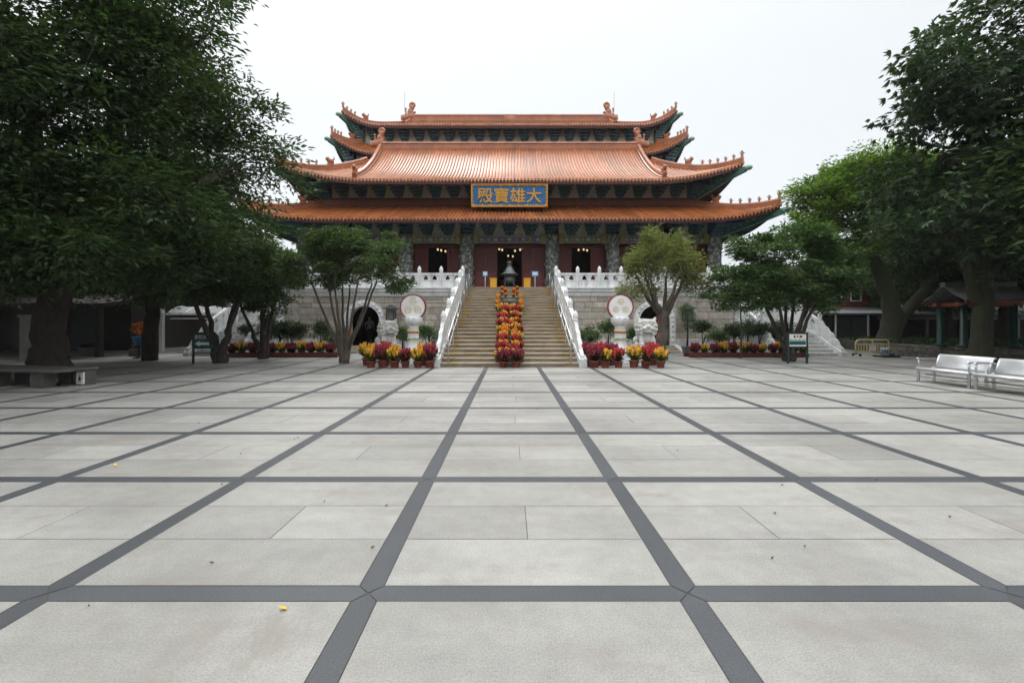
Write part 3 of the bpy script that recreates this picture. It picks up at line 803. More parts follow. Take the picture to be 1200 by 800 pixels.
# ---- roof shape: eave rectangle, slope f(t), corners lifted
class Roof:
    def __init__(s, xo, yf, yb, z0, a, b, T, G, L, S, p, OH, sp=.225):
        s.__dict__.update(locals())
    def f(s, t): return s.a*t+s.b*t*t if t > 0 else s.a*t
    def lift(s, c, t): return s.L*max(0, 1-c/s.S)**s.p*max(0, 1-max(t, 0)/s.S)
    def z(s, c, t): return s.z0+s.f(t)+s.lift(c, t)
    def frames(s):
        hy = (s.yb-s.yf)/2; ym = (s.yb+s.yf)/2
        return [(s.xo, lambda e, t: (e, s.yf+t), s.T, s.G), (hy, lambda e, t: (s.xo-t, ym+e), s.G, s.G), (hy, lambda e, t: (-s.xo+t, ym-e), s.G, s.G), (s.xo, lambda e, t: (-e, s.yb-t), s.T, s.G)]
    def tmax(s, c, T):
        return c if c < s.G else T
    def make(s, parent, faces=(0, 1, 2, 3), ymax=None):
        m = MB()
        for fi in faces:
            E, pos, T, G = s.frames()[fi]
            n = int(2*E/s.sp); sp = 2*E/n
            W = lambda e, t, dz=0.0: (*pos(e, t), s.z(E-abs(e), t)+dz)
            for k in range(n):
                e0 = -E+k*sp; e1 = e0+sp; ec = (e0+e1)/2; c = E-abs(ec)
                ta, tb, tc = s.tmax(E-abs(e0), T), s.tmax(E-abs(e1), T), s.tmax(c, T)
                if abs((E-abs(e0))-G) < sp and ta > tb and (E-abs(e0)) >= G > (E-abs(e1)): ta = G
                if (E-abs(e1)) >= G > (E-abs(e0)): tb = G
                if c < G: tc = c
                ns = max(1, int(max(tc, .3)/.42))
                vs = []; 
                for i in range(ns+1):
                    u = i/ns
                    vs.append(W(e0, ta*u-.03*(1-u))); vs.append(W(e1, tb*u-.03*(1-u)))
                m.add(vs, [(2*i, 2*i+1, 2*i+3, 2*i+2) for i in range(ns)], 0, True)
                # barrel row
                r = sp*.29; q = 6; tl = max(tc-.02, .05); vs = []
                dx = [(math.cos(PI*j/(q-1)), math.sin(PI*j/(q-1))) for j in range(q)]
                for i in range(ns+1):
                    t = -.06+(tl+.06)*i/ns
                    for cx, cz in dx: vs.append(W(ec+r*cx, t, r*cz*1.75))
                m.add(vs, [(i*q+j, i*q+j+1, (i+1)*q+j+1, (i+1)*q+j) for i in range(ns) for j in range(q-1)], 0, True)
                # round end tile and pointed drip tile
                m.add([W(ec+r*1.12*math.cos(2*PI*j/8), -.065, .045+r*1.2*math.sin(2*PI*j/8)) for j in range(8)], [tuple(range(8))], 1)
                m.add([W(e1-sp*.30, -.045, .0), W(e1+sp*.30, -.045, .0), W(e1+sp*.17, -.055, -.11), W(e1, -.06, -.18), W(e1-sp*.17, -.055, -.11)], [(0,1,2,3,4)], 1)
                # fascia board, soffit
                if c > .1:
                    m.add([W(e0, .06, -.02), W(e1, .06, -.02), W(e1, .06, -.30), W(e0, .06, -.30)], [(0,1,2,3)], 2)
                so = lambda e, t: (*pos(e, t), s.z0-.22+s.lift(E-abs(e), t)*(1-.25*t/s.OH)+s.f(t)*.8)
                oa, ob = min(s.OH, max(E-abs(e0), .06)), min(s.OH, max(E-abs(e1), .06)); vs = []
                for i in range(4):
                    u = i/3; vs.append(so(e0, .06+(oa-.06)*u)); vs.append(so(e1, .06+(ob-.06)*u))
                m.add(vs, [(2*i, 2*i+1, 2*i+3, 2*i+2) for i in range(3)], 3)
                if k % 2 == 0 and c > .5:   # rafters
                    oc = min(s.OH, c)
                    A = [so(ec-.05, .12), so(ec+.05, .12), so(ec+.05, oc*.8), so(ec-.05, oc*.8)]
                    dn = [(x, y, z-.11) for x, y, z in A]
                    m.add(A+dn, [(4,5,6,7),(0,4,7,3),(1,2,6,5)], 3); m.add([A[0], A[1], dn[1], dn[0]], [(0,1,2,3)], 2)
        return m.build('roof', [K['tile'], K['tile_end'], K['red_dark'], K['eave_dark'], K['pale_green']], parent)
    def hip(s, sx, t, dz=0.0):
        return (sx*(s.xo-t), s.yf+t, s.z(max(t, 0), t)+dz)
RIDGE = [(-.15, -.1), (.15, -.1), (.17, .12), (.11, .16), (.13, .27), (.10, .36), (0, .40), (-.10, .36), (-.13, .27), (-.11, .16), (-.17, .12)]
# small glazed figures for the ridges
fg = MB(); fg.lathe([(.10, 0), (.12, .04), (.07, .1), (.10, .2), (.08, .3), (.05, .34)], (0,0,0), 8); fg.ball((0, 0, .42), (.075, .085, .09), 8, 6)
fg.ball((.10, 0, .3), (.08, .05, .05), 6, 5); fg.tube([(-.06, 0, .25), (-.13, 0, .38), (-.11, 0, .5)], [.03, .025, .01], 5)
FIG = fg.mesh('ridge_figure', K['ridge'])
bs = MB(); bs.box(-.22, .22, -.12, .12, 0, .1); bs.ball((0, 0, .26), (.24, .16, .2), 10, 7); bs.ball((.20, 0, .38), (.15, .12, .13), 8, 6); bs.tube([(-.1, 0, .35), (-.24, 0, .5), (-.2, 0, .66)], [.07, .06, .02], 6)
bs.tube([(.15, .05, .46), (.2, .08, .62)], [.035, .01], 5); bs.tube([(.15, -.05, .46), (.2, -.08, .62)], [.035, .01], 5)
BEAST = voxel(bs, .035, 1).mesh('ridge_beast', K['ridge'])
dg_ = MB()   # big dragon at the ends of the main ridges, local +x looks along the ridge inwards
for c, r in (((-.30, 0, .25), (.50, .2, .3)), ((.1, 0, .35), (.42, .2, .34)), ((.05, 0, .75), (.27, .17, .36)), ((.2, 0, 1.12), (.22, .15, .26)), ((-.6, 0, .15), (.22, .17, .2)), ((.42, 0, .2), (.25, .16, .2))): dg_.ball(c, r, 12, 8)
for k in range(16):      # curled tail
    an = PI*1.35-2*PI*1.1*k/15; rr_ = .27-.011*k
    dg_.ball((.26+rr_*math.cos(an), 0, 1.34+rr_*math.sin(an)), (.11, .13, .11), 8, 6)
dg_.tube([(-.36, 0, .4), (-.36, 0, .98)], [.08, .07], 8); dg_.ball((-.36, 0, 1.05), (.11, .09, .1), 8, 6)
for k in range(7): dg_.ball((-.5+.16*k, 0, .42+.12*math.sin(k*2.1)+.05*k), (.09, .22, .09), 7, 5)
dg_.ball((-.72, 0, .36), (.12, .1, .08), 7, 5); dg_.tube([(-.55, 0, .42), (-.8, 0, .6)], [.07, .02], 6)
DRAGON = voxel(dg_, .05, 1).mesh('dragon_ornament', K['ridge'])
def put(name, me, roof, loc, rz=0, sc=1.0):
    o = link(name, me, roof); o.location = Vector(loc)-wloc(roof); o.rotation_euler = (0, 0, rz); o.scale = (sc, sc, sc)
def corner_ridges(r, roof, t1, tb, figs, dz=.03):
    for sx in (-1, 1):
        n = 14; path = [r.hip(sx, t1+(-.02-t1)*k/n, dz) for k in range(n+1)]
        m = MB(); m.sweep(path, RIDGE if True else None); m.build('corner_ridge', K['ridge'], roof)
        put('ridge_beast', BEAST, roof, r.hip(sx, tb, dz+.3), R(-45) if sx > 0 else R(-135), 1.1)
        for k in range(figs):
            t = .05+(tb-.75)*k/(figs-1) if figs > 1 else .2
            put('ridge_figure', FIG, roof, r.hip(sx, t, dz+.34), R(-45) if sx > 0 else R(-135), .78 if k else .95)
        # painted corner beam with a pale carved end
        b = MB(); P = [(sx*(r.xo-r.OH), r.yf+r.OH, r.z0-.75+.1), (sx*(r.xo-.45), r.yf+.45, r.z(.45, .45)-.62), (sx*(r.xo+.12), r.yf-.12, r.z(0, 0)-.42)]
        b.sweep(P, [(-.14, -.16), (.14, -.16), (.14, .16), (-.14, .16)], 0); b.ball((sx*(r.xo+.22), r.yf-.22, r.z(0, 0)-.38), (.26, .26, .17), 10, 7, 1)
        b.build('corner_beam', [K['green'], K['pale_green']], roof)

# ---- brackets under the eaves
def bracket_mesh(H, reach, w, mats, n=5):
    m = MB(); h = H/n
    for k in range(n):
        u = (k+1)/n; o = reach*u-.12; ww = w*(.12+.88*u**.7); z0 = h*k; z1 = z0+h*.66
        m.bbox(-ww/2, ww/2, -o-.11, -o+.11, z0+h*.25, z1+h*.1, .03, 0 if k % 2 == 0 else 1)
        m.bbox(-.10, .10, -o-.26, 0, z0, z1-h*.05, .03, 1 if k % 2 == 0 else 0)
        for q in (-1, 0, 1): m.bbox(q*ww*.42-.09, q*ww*.42+.09, -o-.13, -o+.13, z1+h*.1, z0+h*1.02, .025, 1)
        if k: m.bbox(-ww*.36, ww*.36, -o+.25, -o+.42, z0+h*.25, z1, .02, 0)
        m.box(-ww*.42, ww*.42, -o-.117, -o-.111, z0+h*.27, z0+h*.33, 2)
        m.box(-.11, .11, -o-.268, -o-.262, z0+h*.02, z0+h*.12, 2)
    return m.mesh('bracket', mats)
BM_B = [K['blue'], K['green'], K['pale_green']]; BM_G = [K['green'], K['blue'], K['pale_green']]
def brackets(r, zb, H, reach, w, sp, skip=()):
    yw = r.yf+r.OH; xw = r.xo-r.OH
    A, B = bracket_mesh(H, reach, w, BM_B), bracket_mesh(H, reach, w, BM_G)
    n = max(2, round(2*xw/sp)); n += n % 2
    for k in range(1, n):
        o = link('bracket', A if k % 2 else B, hall); o.location = Vector((-xw+2*xw*k/n, yw, zb))-hall.location
    sd = MB()                      # the side rows, in a mesh of their own
    me = A
    ny = max(2, round((r.yb-r.yf-2*r.OH)/sp))
    for sx in (-1, 1):
        for k in range(1, ny):
            y = yw+(r.yb-r.yf-2*r.OH)*k/ny
            M = Matrix.Translation((sx*xw, y, zb)) @ Matrix.Rotation(R(90)*sx, 4, 'Z')
            b0 = len(sd.v); sd.v += [tuple(M @ v.co) for v in me.vertices]
            for pl_ in me.polygons: sd.f.append(tuple(b0+i for i in pl_.vertices)); sd.m.append(pl_.material_index); sd.sm.append(False)
    so = sd.build('side_brackets', BM_B, hall); so['kind'] = 'stuff'
    for sx in (-1, 1):             # corner clusters, stepping out towards the eave corner
        c = MB(); n = 9; om = r.OH-.35; zt = r.z(.35, .35)-.45
        sof = lambda t, lift: r.z0-.22+r.f(t)*.8+(r.lift(t, t)*.85 if lift else 0)-.03
        for k in range(n):
            o0, o1 = om*k/n, om*(k+1)/n
            zlo = zb-.1+(zt-zb+.1)*((k+.3)/n); flat = sof(r.OH-o1, False); top = sof(r.OH-o1, True)
            xin = -.45 if flat-zlo > .12 else max(-.3, o1-.75)
            zz = flat if flat-zlo > .12 else top
            if zz-zlo < .06: continue
            zm = zlo+(zz-zlo)*.55
            for (p, q, mi, ins) in ((zlo, zm, k % 2, 0), (zm+.004, zz, 1-k % 2, .04)):
                x0, x1 = sorted((sx*(xw+xin), sx*(xw+o1-ins)))
                c.bbox(x0, x1, yw-o1+ins, yw-o0+.1, p, q, .02, mi)
                x0, x1 = sorted((sx*(xw+o0-.1), sx*(xw+o1-ins)))
                c.bbox(x0, x1, yw-o0+.105, yw-xin, p, q, .02, mi)
            c.box(*sorted((sx*(xw+o1-.03), sx*(xw+o1-.32))), yw-o1-.006, yw-o1-.001, zlo+.03, zlo+.07, 2)
        c.build('corner_bracket', BM_G, hall)

R1 = Roof(16.86, 27.2, 59.8, 8.15, .38, .021, 3.8, 3.8, .85, 5.9, 2.7, 2.85)
R2 = Roof(15.3, 28.65, 58.35, 11.0, .38, .050, 6.5, 5.0, 1.10, 5.9, 1.9, 2.3)
R3 = Roof(14.75, 36.2, 50.8, 15.75, .60, .05, 2.0, 2.0, 1.40, 3.5, 1.7, 1.15)
R4 = Roof(14.17, 37.1, 49.9, 18.45, .33, .024, 6.4, 4.3, 1.15, 3.0, 1.8, 1.1)
# lower roof
ro = R1.make(hall); corner_ridges(R1, ro, 3.75, 2.75, 6)
m = MB(); m.sweep([(-13.2, 30.86, 9.86), (13.2, 30.86, 9.86)], [(-.16, 0), (.12, 0), (.12, .40), (.02, .44), (-.04, .40), (-.10, .30), (-.10, .18), (-.16, .12)]); m.build('wall_ridge', K['rust'], ro)
brackets(R1, 7.60, 1.0, 1.1, 1.42, 1.46)
# upper storey walls
m = MB(); m.box(-13.0, 13.0, 30.97, 31.2, 9.5, 11.85, 0)
for s in (-1, 1): m.box(*sorted((s*13.0, s*12.8)), 31.2, 56, 9.5, 11.85, 0)
m.box(-12.8, 12.8, 55.8, 56, 9.5, 11.85, 0)
m.build('upper_wall', K['cream'], hall)
m = MB(); m.bbox(-13.05, 13.05, 30.9, 30.966, 10.28, 10.46, .02); m.build('sill_beam', K['red_dark'], hall)
ro = R2.make(hall, (0, 1, 2))
m = MB()         # hidden rear slope and the two gable walls
ns = 12
for sx in (-1, 1):
    top = [(sx*10.3, R2.yf+5+(1.5)*k/6, R2.z(9, 5+1.5*k/6)) for k in range(7)]+[(sx*10.3, 35.15+2.4*k/6, R2.z(9, 6.5-2.4*k/6)) for k in range(1, 7)]
    bot = [(x, y, R2.z(9, 5)-.1) for x, y, z in top]; L = len(top)
    m.add(top+bot, [(i, i+1, L+i+1, L+i) for i in range(L-1)], 1)
m.add([(sx*10.3, 35.15+2.4*k/6, R2.z(9, 6.5-2.4*k/6)) for k in range(7) for sx in (-1, 1)], [(2*k, 2*k+1, 2*k+3, 2*k+2) for k in range(6)], 0)
m.build('gable', [K['tile'], K['rust']], ro)
BIGR = [(-.2, -.1), (.2, -.1), (.22, .08), (.14, .14), (.14, .42), (.2, .47), (.16, .60), (0, .64), (-.16, .60), (-.2, .47), (-.14, .42), (-.14, .14), (-.22, .08)]
m = MB(); m.sweep([(-10.2, 35.15, 15.52), (10.2, 35.15, 15.52)], BIGR); m.build('main_ridge', K['ridge'], ro)
for sx in (-1, 1):
    m = MB(); m.sweep([(sx*10.3, R2.yf+t, R2.z(9, t)+.02) for t in [6.5-6.05*k/20 for k in range(21)]], [(a*1.15, b*1.1) for a, b in RIDGE]); m.build('vertical_ridge', K['ridge'], ro)
    put('ridge_beast', BEAST, ro, (sx*10.3, R2.yf+.55, R2.z(9, .5)+.35), R(-90), 1.1)
    put('dragon_ornament', DRAGON, ro, (sx*10.45, 35.15, 15.75), 0 if sx < 0 else PI, .95)
corner_ridges(R2, ro, 4.6, 2.55, 6)
brackets(R2, 10.47, .95, .95, 1.36, 1.40)
# main hall rising behind
m = MB(); m.box(-13.55, 13.55, 37.4, 49.6, 9.5, 16.4); m.build('upper_wall', K['red_dark'], hall)
m = MB(); m.box(-13.05, 13.05, 38.22, 48.8, 16.4, 18.65); m.build('upper_wall', K['cream'], hall)
ro = R3.make(hall); corner_ridges(R3, ro, 1.95, 1.3, 4); brackets(R3, 14.55, 1.15, .6, 1.3, 1.35)
ro = R4.make(hall); corner_ridges(R4, ro, 4.2, 1.5, 4); brackets(R4, 17.42, 1.0, .6, 1.27, 1.30)
m = MB(); m.sweep([(-9.75, 43.5, 21.62), (9.75, 43.5, 21.62)], [(a, b*1.15) for a, b in BIGR]); m.build('main_ridge', K['ridge'], ro)
m = MB(); m.bbox(-.55, .55, 43.28, 43.72, 21.7, 22.3, .03); m.build('ridge_boss', K['tile_end'], ro)
for sx in (-1, 1):
    m = MB(); m.sweep([(sx*9.85, R4.yf+t, R4.z(9, t)+.02) for t in [6.4-2.6*k/10 for k in range(11)]], RIDGE); m.build('vertical_ridge', K['ridge'], ro)
    put('dragon_ornament', DRAGON, ro, (sx*9.9, 43.5, 21.75), 0 if sx < 0 else PI, 1.12)
    m = MB(); m.tube([(sx*10.4, 43.5, 22.6), (sx*10.4, 43.5, 24.6)], .014, 5); m.build('lightning_rod', K['black'], ro)
    gm = MB(); gm.plate([(38.6+2.8, R4.z(9, 4.3)-.1), (45.6, R4.z(9, 4.3)-.1), (43.5, R4.z(9, 6.4))], [], lambda u, z: (sx*9.8, u, z), lambda u, z: (sx*9.7, u, z)); gm.build('gable', K['rust'], ro)
    put('ridge_beast', BEAST, ro, (sx*9.85, R4.yf+3.8, R4.z(9, 3.8)+.3), R(-90), 1.0)

# ------------------------------------------------------------------ name plaque
pq = thing('name_plaque', 'blue plaque with gold frame and four large gold characters hung between the roofs', 'sign', (0, 29.0, 9.28))
RM = Matrix.Translation((0, 29.0, 9.30)) @ Matrix.Rotation(R(8), 4, 'X')
W, H = 5.05, 1.5
b = MB(); b.M = RM; b.box(-W/2+.1, W/2-.1, -.02, .1, .1, H-.1); b.build('panel', K['plaque_blue'], pq)
b = MB(); b.M = RM
for a0, a1, c0, c1 in ((-W/2, W/2, 0, .085), (-W/2, W/2, H-.085, H), (-W/2, -W/2+.085, .085, H-.085), (W/2-.085, W/2, .085, H-.085)): b.bbox(a0, a1, -.09, .12, c0, c1, .02)
for k in range(25):
    x = -W/2+.15+(W-.3)*k/24
    for zz in (.12, H-.12): b.ball((x, -.06, zz), (.085, .04, .03+.03*(k % 3 == 0)), 8, 5)
for k in range(7):
    for x in (-W/2+.12, W/2-.12): b.ball((x, -.06, .15+(H-.3)*k/6), (.035, .04, .07), 8, 5)
b.build('frame', K['gold'], pq)
b = text_mb('殿寶雄大', .97, 4.25, .009, .05); 
b.v = [tuple(RM @ Vector((x, y-.05, z+H/2))) for x, y, z in b.v]; b.build('lettering', K['gold'], pq)
m = MB()
for x in (-1.6, 1.6): m.box(x-.04, x+.04, 29.05, 30.95, 10.6, 10.7)
m.build('hanger', K['black'], pq)
# ------------------------------------------------------------------ flowering pot plants
def leaf_cards(n, rnd, place, length, width, fold=.25):
    """n small folded leaves; place(i) -> (position, direction, normal)"""
    m = MB()
    for i in range(n):
        p, d, nn = place(i); L = length*rnd.uniform(.7, 1.25); w = width*rnd.uniform(.7, 1.2)
        d = Vector(d).normalized(); sd = d.cross(Vector(nn)); 
        if sd.length < 1e-4: sd = d.orthogonal()
        sd.normalize(); up = sd.cross(d); p = Vector(p)
        m.add([tuple(p), tuple(p+d*L*.5+sd*w*.5+up*w*fold), tuple(p+d*L-up*L*.12), tuple(p+d*L*.5-sd*w*.5+up*w*fold)], [(0,1,2),(0,2,3)], 0)
    return m
POT_M = None
def pot_mesh():
    m = MB(); m.lathe([(.098, 0), (.105, .015), (.128, .16), (.145, .165), (.148, .205), (.132, .21), (.125, .185), (.02, .18)], (0,0,0), 14, 0); return m.mesh('pot', K['pot'])
POT_M = pot_mesh()
def celosia(bloom, leafm, seed, full=1.0, spread=.19):
    r = random.Random(seed)
    root = thing('potted_celosia', 'x', 'potted plant'); link('pot', POT_M, root)
    stems = []
    for k in range(int(34*full)):
        an = r.uniform(0, 2*PI); q = math.sqrt(r.random()); stems.append((.05*q*math.cos(an), .05*q*math.sin(an), spread*q*math.cos(an), spread*q*math.sin(an), r.uniform(.42, .58)-.10*q))
    def pl(i):
        s = stems[i % len(stems)]; u = r.uniform(.05, 1); an = r.uniform(0, 2*PI); up = r.uniform(.1, .9)
        return (s[0]+(s[2]-s[0])*u, s[1]+(s[3]-s[1])*u, .19+(s[4]-.19)*u), (math.cos(an), math.sin(an), up), (0, 0, 1)
    f = leaf_cards(int(230*full), r, pl, .15, .055)
    for s in stems: f.tube([(s[0], s[1], .17), (s[2], s[3], s[4])], .006, 4)
    f.build('foliage', K[leafm], root)
    b = MB()
    for s in stems:
        d = Vector((s[2]-s[0], s[3]-s[1], s[4]-.1)).normalized(); d = (d+Vector((0,0,.8))).normalized(); p = Vector((s[2], s[3], s[4]-.03)); h = r.uniform(.13, .21)
        b.tube([p, p+d*h*.25, p+d*h*.6, p+d*h*.85, p+d*h], [.014, .033, .028, .017, .003], 6, jit=.25)
        for j in range(5):
            an = r.uniform(0, 2*PI); u = r.uniform(.1, .6); q = p+d*h*u; o = Vector((math.cos(an), math.sin(an), 1.3)).normalized()
            b.tube([q, q+o*.05, q+o*.085], [.012, .014, .002], 4)
    b.build('bloom', K[bloom], root)
    return root
PROTO = {'yellow': [celosia('bloom_yellow', 'leaf_flower', k) for k in (1, 2)], 'crimson': [celosia('bloom_crimson', 'leaf_purple', k, 1.15, .21) for k in (3, 4)],
         'red': [celosia('bloom_red', 'leaf_purple', k) for k in (5, 6)], 'orange': [celosia('bloom_orange', 'leaf_flower', k, .9) for k in (7, 8)]}
_used = set(); _pr = random.Random(5)
def plant(kind, x, y, z, label, group, sc=1.0):
    k = _pr.randrange(2); src = PROTO[kind][k]
    if (kind, k) not in _used:
        _used.add((kind, k)); o = src; o.location = (x, y, z); o.rotation_euler = (0, 0, _pr.uniform(0, 6.3)); o.scale = (sc,)*3; o['label'] = label; o['group'] = group
    else: o = copy_tree(src, (x, y, z), _pr.uniform(0, 6.3), sc, None, label, group)
    o.rotation_euler = (_pr.uniform(-.09, .09), _pr.uniform(-.09, .09), o.rotation_euler[2])
    return o
ORD = ['first', 'second', 'third', 'fourth', 'fifth', 'sixth', 'seventh', 'eighth', 'ninth', 'tenth', 'eleventh', 'twelfth', 'thirteenth', 'fourteenth']
# front rows each side of the stairs
YF = 15.85
Lk = ['yellow', 'crimson', 'yellow', 'crimson', 'yellow', 'crimson']; Lx = [435, 449.3, 462.7, 475.3, 490, 504]
Rk = ['crimson', 'yellow', 'red', 'yellow', 'red', 'yellow']; Rx = [696.8, 709, 725, 742.6, 756, 773.8]
def ordn(seq, i):
    n = seq[:i+1].count(seq[i]); return ORD[n-1]
for s, ks, xs in (('left', Lk, Lx), ('right', Rk, Rx)):
    kk, xx = (ks[::-1], xs[::-1]) if s == 'left' else (ks, xs)
    for i, (k, px) in enumerate(zip(kk, xx)):
        plant(k, PX(px, YF), YF+_pr.uniform(-.05, .05), 0, 'potted celosia, %s %s one from the stairs in the front row on their %s' % (ordn(kk, i), k, s), 'potted celosias in the front rows', _pr.uniform(1.12, 1.36))
for i, px in enumerate((507, 497, 452, 430)):
    plant(('crimson', 'yellow', 'red', 'yellow')[i], PX(px, 16.7), 16.7, 0, 'celosia behind the front row left of the stairs, %s' % ('dark crimson beside the balustrade', 'yellow next to the monument', 'red before the lion', 'yellow at the far end')[i], 'potted celosias behind the front rows', 1.4)
for i, px in enumerate((689, 703, 716, 765)):
    plant(('crimson', 'red', 'crimson', 'red')[i], PX(px, 16.7), 16.7, 0, 'celosia behind the front row right of the stairs, %s' % ('dark crimson beside the balustrade', 'red', 'crimson next to the monument', 'red beside the lion')[i], 'potted celosias behind the front rows', 1.35)
# runner of pots up the middle of the stairs
for k in range(14):
    y = 15.9 if k == 0 else Y0+RUN*(k-1)+.2; z = 0 if k == 0 else RIS*k
    kind = ['red', 'yellow', 'orange' if k == 6 else 'red', 'yellow'][k % 4] if k else 'crimson'
    for q in (-1, 1):
        kd = kind
        if k == 1: kd = 'yellow'
        plant(kd, q*.22+_pr.uniform(-.03, .03), y, z, '%s celosia pot %s in the flower runner up the stairs, %s column' % (kd, 'on the pavement' if k == 0 else 'on the %s step' % ORD[k-1], 'left' if q < 0 else 'right'), 'celosia pots running up the staircase', _pr.uniform(.80, .98) if k else 1.12)
for k in range(1, 14, 2):      # a few set on the outer edge
    for q in (-1, 1):
        kd = 'red' if (k+q) % 3 else 'yellow'
        plant(kd, q*.42, Y0+RUN*(k-1)+.2, RIS*k, '%s celosia pot on the outer %s edge of the stair flower runner, %s step' % (kd, 'left' if q < 0 else 'right', ORD[k-1]), 'celosia pots running up the staircase', .72)
for k in range(14, 23):
    y = Y0+RUN*(k-1)+.2; z = RIS*k
    for q in (-1, 1):
        if k < 19: plant('orange' if k % 2 else 'yellow', q*.56, y, z, '%s celosia pot %s of the round bronze censer, row %s up from it' % ('orange' if k % 2 else 'yellow', 'left' if q < 0 else 'right', ['nearest', 'second', 'third', 'fourth', 'fifth'][k-14]), 'celosia pots running up the staircase', .62)
        else: plant('orange', q*(.22 if k % 2 else .42), y, z, 'orange celosia pot below the roofed censer, %s side, %s row down' % ('left' if q < 0 else 'right', ORD[22-k]), 'celosia pots running up the staircase', .5)
# beds of pots before the terrace wall
for s, a, b, n in (('left', 272, 388, 11), ('right', 815, 940, 12)):
    for k in range(n):
        px = a+(b-a)*k/(n-1); kd = 'crimson' if (k % 2 == 0) else 'yellow'
        if s == 'left' and k in (3,): kd = 'crimson'
        plant(kd, PX(px, 20.9), 20.9+_pr.uniform(-.08, .08), 0, '%s celosia pot in the %s terrace wall bed, %s outward from the arch' % (kd, s, ORD[(n-1-k) if s == 'left' else k]), 'celosia pots in the beds along the terrace wall', _pr.uniform(.98, 1.25))
    tr = thing('flower_trough', 'low dark red trough edging the celosia bed before the %s terrace wall' % s, 'trough', ((PX(a, 20.6)+PX(b, 20.6))/2, 20.6, 0))
    m = MB(); m.bbox(PX(a, 20.6)-.3, PX(b, 20.6)+.3, 20.56, 20.64, 0, .2, .01); m.build('front_board', K['red_dark'], tr)
    m = MB(); m.bbox(PX(a, 20.6)-.3, PX(b, 20.6)+.3, 21.2, 21.28, 0, .2, .01); m.build('back_board', K['red_dark'], tr)

# ------------------------------------------------------------------ disc monuments
def monument(px, label, left):
    D = 17.5; x = PX(px, D)
    t = thing('disc_monument', label, 'monument', (x, D, 0))
    m = MB(); m.bbox(x-.42, x+.42, D-.42, D+.42, 0, .22, .02); m.bbox(x-.34, x+.34, D-.34, D+.34, .22, .42, .03)
    vs = []
    m.lathe([(.36, .42), (.36, .5), (.32, .62), (.25, .72), (.225, .84), (.215, 1.45), (.24, 1.52)], (x, D, 0), 24)
    m.build('pedestal', K['marble'], t)
    m = MB()
    for z, c in ((.93, 0), (.985, 1), (1.22, 2), (1.27, 0)): m.lathe([(.228, z), (.246, z+.012), (.246, z+.035), (.228, z+.047)], (x, D, 0), 24, c)
    m.build('painted_band', [K['goldline'], K['pale_green'], K['bloom_orange']], t)
    m = MB(); m.lathe([(.22, 1.50), (.28, 1.56), (.335, 1.66), (.34, 1.78), (.32, 1.86), (.12, 1.87)], (x, D, 0), 32, 0, True, 8, .10, (1, 4))
    for k in range(10):
        an = 2*PI*k/10; m.ball((x+.31*math.cos(an), D+.31*math.sin(an), 1.82), (.05, .05, .045), 7, 5)
    m.build('lotus_bowl', K['marble'], t)
    cz = PZ(359.7, D); r = .50
    m = MB(); m.M = Matrix.Translation((x, D, cz)) @ Matrix.Rotation(R(90), 4, 'X'); m.lathe([(r-.05, -.07), (r-.01, -.05), (r-.01, .05), (r-.05, .07)], (0,0,0), 40, 0, False); m.build('disc', K['white'], t)
    m = MB(); m.M = Matrix.Translation((x, D, cz)) @ Matrix.Rotation(R(90), 4, 'X')
    n = 44; vs = []; P = [(r-.02, -.085), (r+.018, -.085), (r+.018, .085), (r-.02, .085)]
    for k in range(n):
        an = 2*PI*k/n
        for a, b in P: vs.append((a*math.cos(an), a*math.sin(an), b))
    m.add(vs, [(4*k+j, 4*((k+1) % n)+j, 4*((k+1) % n)+(j+1) % 4, 4*k+(j+1) % 4) for k in range(n) for j in range(4)], 0); m.build('rim', K['redline'], t)
    m = MB(); y = D-.078
    for (dx, dz) in ((0, .22), (-.19, -.10), (.19, -.10)):
        rr_ = .115
        if left: rr_ = .13
        m.tube([(x+dx+rr_*math.cos(2*PI*k/20), y, cz+dz+rr_*math.sin(2*PI*k/20)) for k in range(21)], .007, 5)
        m.ball((x+dx, y, cz+dz), (.028, .015, .028), 10, 6)
        for k in range(8):
            an = 2*PI*k/8; m.ball((x+dx+.072*math.cos(an), y, cz+dz+.072*math.sin(an)), (.014, .009, .014), 6, 5)
    if left:
        for dx in (-.3, -.1, .1, .3): m.tube([(x+dx, y, cz-.24), (x+dx*1.02, y, cz-.02)], .007, 5)
        m.tube([(x-.12, y, cz+.36), (x, y, cz+.44), (x+.12, y, cz+.36)], .007, 5)
    m.build('ornament', K['goldline'], t)
monument(484.2, 'red rimmed white disc with tall gold jewels on a lotus pedestal left of the stairs', True)
monument(726.8, 'red rimmed white disc with three gold flowers on a lotus pedestal right of the stairs', False)

